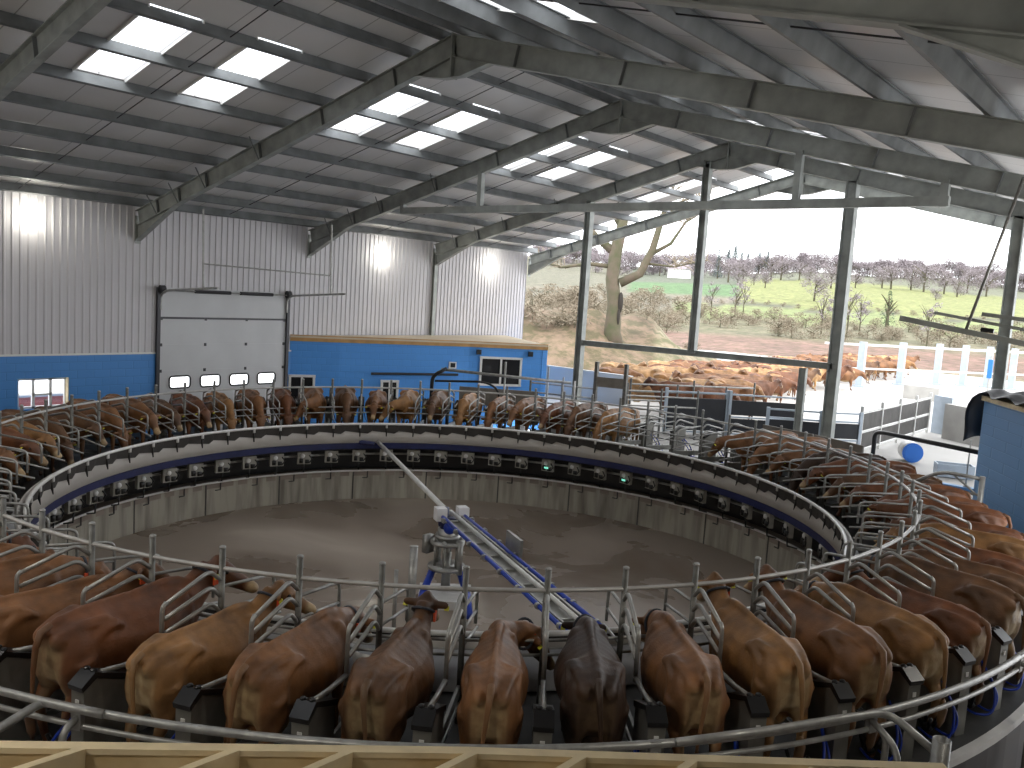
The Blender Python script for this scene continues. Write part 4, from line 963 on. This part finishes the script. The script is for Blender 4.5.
b = MB(); b.tube([(0,0,0),(0,0,2.4)], .05, 8); b.build('pole', 'pipe', t); b = MB(); b.box((0,0,1.7),(.22,.2,1.0)); b.build('blue_box', 'drum_blue', t)
b = MB(); b.box((-11.5,47.5,1.25), (1.7,.12,.7)); tag(b.build('grey_plate', 'concrete_wall'), 'small grey plate leaning in the white glare of the yard', 'plate')
# pens and bars where cows queue (far middle)
t = thing('entry_frame', 'steel entry frame with a brown board across its two posts', 'frame', (-14.0, 22.0, .9))
ed_ = V(.95,.29,0).normalized()
for u in (-.46, .46): b = MB(); b.box(ed_*u+V(0,0,1.15), (.10,.10,2.3)); b.build('post', 'post', t)
b = MB(); b.bar(ed_*-.5+V(0,0,1.70), ed_*.5+V(0,0,1.70), .05, .30); b.build('board', 'board', t)
cnt = 0
for (x0, y0, x1, y1, hz, l) in ((-16.8,21.7,-14.8,22.4,(.5,.8,1.1,1.4),'left of the entry frame'), (-13.9,22.7,-12.3,24.4,(.4,.7,1.0,1.3),'right of the entry frame'), (-14.6,24.0,-12.4,26.6,(.4,.7,1.0,1.3),'behind the entry frame'), (-15.4,25.5,-12.6,29.3,(.5,.8,1.1,1.35),'in front of the waiting herd')):
    t = thing('crush_rail', 'set of galvanised tube rails '+l, 'rails', (x0,y0,.9), 0, 'entry race rails'); e_ = V(x1-x0,y1-y0,0)
    for h in hz: b = MB(); b.tube([V(0,0,h), e_+V(0,0,h)], .028, 6); b.build('bar', 'pipe', t)
    for u in (0,.5,1): b = MB(); b.tube([e_*u, e_*u+V(0,0,1.55)], .035, 6); b.build('upright', 'post', t)
# teat spray hoist pipes in front of the blue office
t = thing('spray_boom', 'long horizontal galvanised boom on black bent uprights in front of the office', 'boom', (-18.85, 19.5, 0))
def LB(x, y, z): return V(x+18.85, y-19.5, z)
b = MB(); b.tube([LB(-18.75,19.6,2.58), LB(-15.4,21.95,2.43)], .045, 8); b.build('boom', 'pipe', t, True)
b = MB(); b.tube(bezier_bend([LB(-18.95,19.42,0), LB(-18.95,19.42,2.35), LB(-18.6,19.7,2.62)], .2), .06, 8); b.build('black_upright', 'black_plastic', t, True)
b = MB(); b.tube(bezier_bend([LB(-18.9,19.5,2.2), LB(-17.6,20.45,2.28), LB(-17.25,20.7,2.05), LB(-17.2,20.72,.9)], .3), .035, 8); b.build('black_hose', 'black_plastic', t, True)
b = MB(); b.bar(LB(-18.3,20.0,1.80), LB(-16.3,21.45,1.80), .05, .55); b.build('splash_board', 'board', t)
for x, y, z in ((-17.1,20.76,2.95), (-16.0,21.53,2.9), (-15.6,21.8,2.6)): b = MB(); b.tube([LB(x,y,0), LB(x,y,z)], .03, 6); b.build('upright', 'pipe', t, True)
b = MB(); b.ball(LB(-15.3,22.0,1.75), (.28,.28,.16)); b.tube([LB(-15.3,22.0,1.8), LB(-15.3,22.0,2.5)], .03, 6); b.build('feed_hood', 'rail_white', t, True)
# swing arm at the right near the blue wall
t = thing('swing_arm', 'galvanised swing arm bracket on a post before the right blue wall', 'gate', (-3.05, 17.6, 0))
b = MB(); b.tube([(0,0,0),(0,0,2.35)], .05, 10); b.build('post', 'pipe', t, True)
b = MB(); b.tube(bezier_bend([(0,0,2.3),(-.75,.15,2.3),(-1.25,.2,1.95)], .25), .035, 8); b.tube([(0,0,1.95),(-.5,.1,2.28)], .02, 6); b.tube([(0,0,2.0),(-.5,.1,2.0)], .02, 6); b.build('arm', 'pipe', t, True)

# ------------------------------------------------------------------ cows
def cow_mesh(name, neck, poll, hd, voxel=.019, low=False):
    """body, neck, head and legs as one remeshed surface. local +x forward, z up, hooves at z=0"""
    b = MB()
    T = [(-.80,1.13,.88,.08),(-.76,1.20,.72,.16),(-.66,1.245,.62,.225),(-.52,1.26,.58,.255),(-.38,1.265,.54,.265),(-.22,1.255,.50,.275),(-.05,1.245,.46,.315),
         (.15,1.235,.44,.325),(.33,1.235,.46,.28),(.48,1.245,.50,.215),(.60,1.225,.56,.165),(.70,1.17,.64,.13),(.78,1.10,.74,.09)]
    rings_ = []
    for (x, zt, zb, w) in T:
        zc = zb+(zt-zb)*.50; R = []
        for k in range(20):
            a = 2*PI*k/20; sa, ca = math.sin(a), math.cos(a)
            if ca > 0: y = w*math.copysign(abs(sa)**(1.35 if x > -.3 else 1.0), sa); z = zc+(zt-zc)*ca**(1.0 if x > -.3 else .9)
            else: y = w*sa; z = zc+(zc-zb)*ca
            R.append(V(x, y, z))
        rings_.append(R)
    b.loft(rings_)
    b.tube([(-.84,0,1.17),(-.70,0,1.235),(-.4,0,1.275),(0,0,1.262),(.40,0,1.265),(.55,0,1.235),(.7,0,1.16)], [.03,.04,.035,.03,.045,.05,.05], 8)
    for s in (-1, 1):
        b.tube([(-.24,s*.205,1.10),(-.34,s*.215,1.15),(-.42,s*.205,1.14),(-.52,s*.18,1.05),(-.58,s*.17,.92)], [.03,.055,.06,.08,.10], 10); b.tube([(-.38,s*.20,1.165),(-.34,0,1.225)], [.055,.05], 8); b.ball((-.735, s*.095, 1.10), (.11,.07,.095)); b.tube([(-.38,s*.19,1.19),(-.60,s*.14,1.18),(-.76,s*.10,1.14)], [.06,.055,.05], 8)     # hook and pin bones
        b.ball((-.60, s*.135, .86), (.20,.125,.34)); b.ball((.46, s*.125, .90), (.17,.09,.30))          # thigh, shoulder
        b.tube([(-.62,s*.15,.90),(-.56,s*.175,.72),(-.70,s*.165,.50),(-.735,s*.16,.42),(-.69,s*.155,.14),(-.66,s*.155,.06)], [.15,.11,.062,.05,.036,.045], 10)
        b.tube([(.44,s*.16,.80),(.43,s*.165,.62),(.46,s*.155,.40),(.465,s*.155,.34),(.46,s*.15,.12),(.49,s*.15,.05)], [.10,.075,.05,.045,.032,.042], 10)
        b.tube([(-.66,s*.155,.05),(-.63,s*.155,.0)], [.05,.056], 10); b.tube([(.49,s*.15,.05),(.515,s*.15,.0)], [.045,.052], 10)
    b.ball((-.40, 0, .54), (.22,.16,.15))
    for s in (-1,1):
        for x in (-.48,-.32): b.tube([(x,s*.07,.44),(x,s*.075,.36)], .018, 6)
    # neck
    p0 = V(.50,0,.96); pts = [p0, V(.66,0,1.02)]+[V(*n_) for n_ in neck]+[V(*poll)]
    k_ = len(pts); nr = []
    for i, p in enumerate(pts):
        d = (pts[min(i+1,k_-1)]-pts[max(i-1,0)]).normalized(); side = V(0,0,1).cross(d)
        side = V(0,1,0) if side.length < .2 else side.normalized()
        if side.y < 0: side = -side
        up = d.cross(side).normalized(); 
        if up.dot(V(0,0,1)) < 0 and abs(d.z) < .8: up = -up
        h = [.27,.235,.175,.15,.13,.12][min(i,5)] if k_ < 6 else .15; w = [.17,.14,.10,.085,.08,.08][min(i,5)]
        nr.append([p+up*(h*math.cos(a))+side*(w*math.sin(a)) for a in [2*PI*q/14 for q in range(14)]])
    for i in range(1, len(nr)):
        if sum((nr[i][0]-nr[i-1][j]).length for j in (13,0,1)) > sum((nr[i][7]-nr[i-1][j]).length for j in (13,0,1)): nr[i] = nr[i][7:]+nr[i][:7]
    b.loft(nr)
    # head
    P0 = V(*poll); D = V(*hd).normalized(); S = V(0,0,1).cross(D); S = V(0,1,0) if S.length < .25 else S.normalized(); U = D.cross(S).normalized()
    if U.z < 0 and abs(D.z) < .9: U = -U
    H = [(-.05,.075,.08,0),(0,.10,.11,0),(.10,.115,.125,-.01),(.18,.10,.115,-.02),(.28,.072,.09,-.03),(.38,.066,.072,-.03),(.45,.074,.066,-.03),(.49,.06,.05,-.03),(.505,.03,.025,-.03)]
    b.loft([[P0+D*t_+U*(o_+h*math.cos(a))+S*(w*math.sin(a)) for a in [2*PI*q/14 for q in range(14)]] for (t_, w, h, o_) in H])
    for s in (-1,1):
        e = P0+S*s*.155+D*.015+U*.0; b.ball(e, (.092,.055,.024), ax=(S*s, (U*.8-D*.4).normalized(), (D*.8+U*.4).normalized()))
        b.ball(P0+D*.12+S*s*.095+U*.045, (.04,.025,.03), ax=(D,S,U))
    b.ball(P0+U*.09-D*.0, (.06,.05,.05))
    o = b.build(name, 'hoof')
    m1 = o.modifiers.new('r', 'REMESH'); m1.mode = 'VOXEL'; m1.voxel_size = voxel if not low else .045
    m2 = o.modifiers.new('s', 'SMOOTH'); m2.factor = .5; m2.iterations = 9 if not low else 1
    dg = bpy.context.evaluated_depsgraph_get(); me = bpy.data.meshes.new_from_object(o.evaluated_get(dg)); me.name = name
    bpy.data.objects.remove(o)
    ca = me.color_attributes.new('coat', 'FLOAT_COLOR', 'POINT')
    mz = P0+D*.45; eyec = P0+D*.1
    def sm(a, b_, x): t_ = max(0, min(1, (x-a)/(b_-a))); return t_*t_*(3-2*t_)
    cols = []
    for v in me.vertices:
        x, y, z = v.co; pale = dark = 0
        d_m = (v.co-mz).length; onhead = sm(.34,.20,(v.co-eyec).length)
        pale = max(pale, sm(.13,.07,d_m)*.9)
        dark = max(dark, sm(.07,.045,(v.co-(P0+D*.51)).length))
        if (v.co-P0).length < .55 and x > .75 or onhead > 0: dark = max(dark, onhead*.45)
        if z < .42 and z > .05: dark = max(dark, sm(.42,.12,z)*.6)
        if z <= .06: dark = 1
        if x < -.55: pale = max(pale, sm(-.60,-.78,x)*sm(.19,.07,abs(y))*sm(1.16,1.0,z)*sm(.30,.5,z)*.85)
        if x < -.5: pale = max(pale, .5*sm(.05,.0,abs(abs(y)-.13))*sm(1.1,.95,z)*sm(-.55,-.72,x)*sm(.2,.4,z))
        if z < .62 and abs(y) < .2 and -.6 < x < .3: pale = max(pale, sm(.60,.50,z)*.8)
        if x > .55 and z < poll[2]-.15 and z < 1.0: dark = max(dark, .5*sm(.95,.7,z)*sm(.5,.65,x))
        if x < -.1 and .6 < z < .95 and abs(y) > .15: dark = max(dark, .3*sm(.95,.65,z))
        cols += [pale, dark, 0, 1]
    ca.data.foreach_set('color', cols); me.polygons.foreach_set('use_smooth', [True]*len(me.polygons))
    return me, (P0, D, S, U)
POSE = {
 'low':   (((.86,0,.99),), (1.02,0,.98), (.72,0,-.70)),
 'down':  (((.82,0,.90),(.94,0,.80)), (1.00,0,.72), (.42,0,-.91)),
 'up':    (((.78,0,1.10),(.86,0,1.20)), (.93,0,1.30), (.80,0,-.60)),
 'upright': (((.78,-.02,1.10),(.86,-.04,1.20)), (.93,-.07,1.29), (.60,-.62,-.50)),
 'upleft': (((.78,.02,1.10),(.86,.04,1.20)), (.93,.07,1.29), (.60,.62,-.50)),
 'sideright': (((.84,-.10,.98),(.96,-.22,.98)), (1.02,-.32,.94), (.25,-.55,-.80)),
}
PM = {k: cow_mesh('cow_'+k, *v) for k, v in POSE.items()}
PML = {k: cow_mesh('cow_far_'+k, *POSE[k], low=True) for k in ('low', 'up', 'upleft')}
def tail_mesh(sw):
    b = MB(); b.tube([(-.76,0,1.22),(-.845,0,1.18),(-.885,.01*sw,1.05),(-.89,.03*sw,.85),(-.885,.05*sw,.62),(-.885,.055*sw,.5)], [.032,.032,.026,.02,.015,.014], 8)
    b.tube([(-.885,.055*sw,.52),(-.89,.06*sw,.42),(-.88,.06*sw,.28),(-.87,.06*sw,.20)], [.02,.045,.035,.008], 8); return b
TM = []
for sw in (-1, 1):
    o = tail_mesh(sw).build('tail', 'hoof', None, True); me = o.data; bpy.data.objects.remove(o)
    ca = me.color_attributes.new('coat', 'FLOAT_COLOR', 'POINT')
    ca.data.foreach_set('color', [c for v in me.vertices for c in (.12, .75 if v.co.z < .5 else .25, 0, 1)]); TM.append(me)
PARTS = {}
def grab(b, m_, smooth=False):
    o = b.build('x', m_, None, smooth); me = o.data; bpy.data.objects.remove(o); return me
for k, (me, (P0, D, S, U)) in PM.items():
    L_ = []
    for s in (-1,1): b = MB(); b.ball(P0+D*.125+S*s*.112+U*.035, .02, 10, 8); L_.append(('eye', grab(b, 'eye', True), 1))
    pv = Vector(POSE[k][0][-1]); c0 = P0.lerp(pv, .75); ax = (P0-pv).normalized(); sd = V(0,1,0); up = ax.cross(sd).normalized()
    b = MB(); b.tube([c0+up*(.165*math.cos(a))+sd*(.108*math.sin(a)) for a in [2*PI*i/24 for i in range(24)]], .016, 6, True); L_.append(('collar', grab(b, 'collar'), 2))
    b = MB(); b.box(c0-sd*.115-V(0,0,.04), (.06,.02,.11)); L_.append(('collar_tag', grab(b, 'tag_orange'), 2))
    for s in (-1,1): b = MB(); b.box(P0+S*s*.21+D*.05-U*.02, (.045,.012,.05), (S, D, U)); L_.append(('ear_tag', grab(b, 'tag_yellow'), 1))
    PARTS[k] = L_
cow_n = 0
def cow(x, y, z, rz, pose, coatn, label, group=None, s=1., full=2, kind=None):
    global cow_n
    me = (PM if full else PML)[pose][0]
    if len(me.materials) and me.materials[0].name == 'hoof_horn': pass
    o = bpy.data.objects.new('cow', me); C.objects.link(o); o.location = (x, y, z); o.rotation_euler = (0,0,rz); o.scale = (s, s*random.uniform(.98,1.08), s*(.94 if full else 1))
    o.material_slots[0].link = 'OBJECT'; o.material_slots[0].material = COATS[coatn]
    tag(o, label, 'cow', group)
    if full:
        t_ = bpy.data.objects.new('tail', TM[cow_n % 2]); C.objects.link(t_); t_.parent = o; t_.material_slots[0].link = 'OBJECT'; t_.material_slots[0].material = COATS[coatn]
        for nm, me_, lv in PARTS[pose]:
            if full >= lv: q_ = bpy.data.objects.new(nm, me_); C.objects.link(q_); q_.parent = o
    cow_n += 1; return o
near = {
 -3: ('low','ginger','ginger cow at the far left edge, behind all the near left cows'), -2: ('low','red','reddish cow at the left edge two stalls beyond the first foreground one'), -1: ('low','ginger','ginger cow at the left edge, only its back in view'),
 0: ('low','ginger','ginger brown cow cut by the left edge with its back below the bent stall bars'),
 1: ('upright','ginger','ginger cow reaching in from the left edge with a pale face and orange collar tag'),
 2: ('upright','red','dark reddish brown cow with raised dark neck, second whole rump from the left'),
 3: ('upright','tan','bony light tan cow with prominent hips and yellow ear tags, left foreground'),
 4: ('low','ginger','smooth ginger cow with lowered head just right of the bony tan cow'),
 5: ('up','brown','brown cow with raised head directly below the centre joint'),
 6: ('sideright','ginger','ginger cow in the middle turning its head down to the right'),
 7: ('low','dark','very dark brown cow, the darkest of the front row'),
 8: ('low','ginger','ginger cow with whitish streaked rump right of the darkest cow'),
 9: ('up','tan','golden tan cow with raised head and dirty pale hind legs'),
 10: ('up','ginger','long ginger cow with its head at the fence, fourth rump right of the darkest cow'),
 11: ('low','tan','small tan cow with sharp hip bones between two larger red ones at right'),
 12: ('upleft','red','reddish brown cow with ears showing above the curved fence at right'),
 13: ('low','brown','brown cow with dark belly at right whose tail hangs over the guard rail'),
 14: ('low','brown','dusky brown cow at the right edge above the blue hoses'),
 15: ('low','red','red brown cow at the right edge behind the dusky one'),
 16: ('low','tan','light backed tan cow at the right edge'),
}
cks = list(COATS)
ordw = ['first','second','third','fourth','fifth','sixth','seventh','eighth','ninth','tenth','eleventh','twelfth','thirteenth','fourteenth','fifteenth','sixteenth','seventeenth','eighteenth','nineteenth','twentieth']
rc = random.Random(12)
for j in range(-3, N-3):
    if j in (27, 28, 29, 30): continue
    a = A1+ST*(j+.5); A, U, W = (lambda P0_, Q0_: (P0_, (Q0_-P0_).normalized(), None))(P_(R2, a, 0), P_(9.5, a-SK, 0))
    s = rc.uniform(.95, 1.05); o_ = rc.uniform(.66, .78); p = A+U*o_
    rz = math.atan2(-U.y, -U.x)+rc.uniform(-.05,.05)
    if j in near: pose, cn, lab = near[j]; full = 2; grp = 'cows in the rotary stalls'
    else:
        cn = rc.choices(['ginger','red','tan','brown','dark'], [5,5,2,3,1])[0]; pose = rc.choice(['low','low','down','down','sideright'] if j < 58 else ['low','down']); full = 1
        cw = COATWORD[cn]
        if j < 27: lab = '%s cow on the right flank, %s from the blue block building' % (cw, ordw[j-17])
        elif j < 38: lab = '%s cow in front of the blue office, %s left of the empty stalls' % (cw, ordw[j-31])
        elif j < 44: lab = '%s cow in front of the white overhead door, %s from its right edge' % (cw, ordw[j-38])
        else: lab = '%s cow in the curved left rank, %s from the overhead door' % (cw, ordw[j-44])
        grp = 'cows in the rotary stalls'
    if j == 4: o_ = .52
    cow(p.x+CX, p.y+CY, DECK, rz, pose, cn, lab, grp, s, full)
# waiting herd outside and queuing cows
poly = [(-20.4,29.8),(-21,36),(-20.6,42),(-20.8,52),(-20,66),(-16.6,66),(-16.2,58),(-15.5,48),(-15.6,40),(-14.4,34),(-13.2,31),(-14.8,27.6),(-16.2,25.2),(-17.2,26.6)]
def inside(x, y):
    c = False
    for i in range(len(poly)):
        x1_, y1_ = poly[i]; x2, y2 = poly[i-1]
        if (y1_ > y) != (y2 > y) and x < (x2-x1_)*(y-y1_)/(y2-y1_)+x1_: c = not c
    return c
placed = []; TH = .55
PIL = ((-15.71,51.1), (-14.84,55.95), (-13.6,59.5))
for i in range(-30, 31):
    for j in range(-60, 61):
        u, v = i*2.2+(j % 2)*1.1+rc.uniform(-.1,.1), j*.93+rc.uniform(-.09,.09)
        x, y = -17+u*math.cos(TH)-v*math.sin(TH), 44+u*math.sin(TH)+v*math.cos(TH)
        if inside(x, y) and not (y < 31.3 and x < -16.7) and all(math.hypot(x-a_, y-b_) > 1.9 for a_, b_ in PIL): placed.append((x, y))
for x, y in placed:
    cn = rc.choices(['ginger','tan','fawn','red','brown'], [4,3,4,3,1])[0]
    near_ = y < 30
    w_ = COATWORD[cn]; zn = 'nearest the entry rails' if y < 31 else ('in the middle of the bright yard' if y < 45 else 'at the far end by the pillars')
    cow(x, y, .9, TH+rc.choice((0,0,PI))+rc.uniform(-.12,.12), rc.choice(['low','up','upleft']), cn, '%s cow packed in the waiting herd %s' % (w_, zn), 'waiting herd %s %s' % (w_, zn), rc.uniform(.93,1.08), 0)

# ------------------------------------------------------------------ light
w = bpy.data.worlds.new('sky'); bpy.context.scene.world = w; w.use_nodes = True; nt = w.node_tree; bg = nt.nodes['Background']
bg.inputs[0].default_value = (.95,.97,1,1); bg.inputs[1].default_value = 3.0
sun = bpy.data.lights.new('sun', 'SUN'); sun.energy = 1.6; sun.angle = .5; sun.color = (1,.96,.88); so = bpy.data.objects.new('sun', sun); C.objects.link(so); so.rotation_euler = (math.radians(48), 0, math.radians(60))
# unseen lamps added as fill light, beside and behind the viewer
for i, (x, y) in enumerate(((-3.4,-.8),(-8.5,-.8),(-14.5,-.8),(-20,-.8),(1.4,6),(1.4,12))):
    t = thing('wall_or_fill_lamp', 'unseen lamp added as fill light out of view', 'light', (x, y, 6.2), 0, 'added fill lamps')
    b = MB(); b.box((0,0,.08), (.3,.3,.14)); b.build('housing', 'steel_dark', t); b = MB(); b.ball((0,0,-.02), (.13,.13,.04)); b.build('lens', 'lamp', t, True)
    L = bpy.data.lights.new('bay', 'AREA'); L.energy = 62; L.size = .5; L.color = (1,.93,.82); lo = bpy.data.objects.new('added_fill_light', L); C.objects.link(lo)  # added fill light, stands for no visible lamp
    lo.location = (x, y, 6.1); d_ = V(CX, CY, 0)-V(x, y, 6.1); lo.rotation_euler = d_.to_track_quat('-Z', 'Y').to_euler()
vs_ = bpy.context.scene.view_settings; vs_.view_transform = 'Standard'; vs_.look = 'None'; vs_.gamma = 1; vs_.use_curve_mapping = False; vs_.exposure = .24
bpy.context.scene.cycles.max_bounces = 8; bpy.context.scene.cycles.diffuse_bounces = 5; bpy.context.scene.cycles.transparent_max_bounces = 12
bpy.context.scene.cycles.caustics_reflective = False; bpy.context.scene.cycles.sample_clamp_indirect = 6
bpy.context.scene.cycles.use_denoising = True
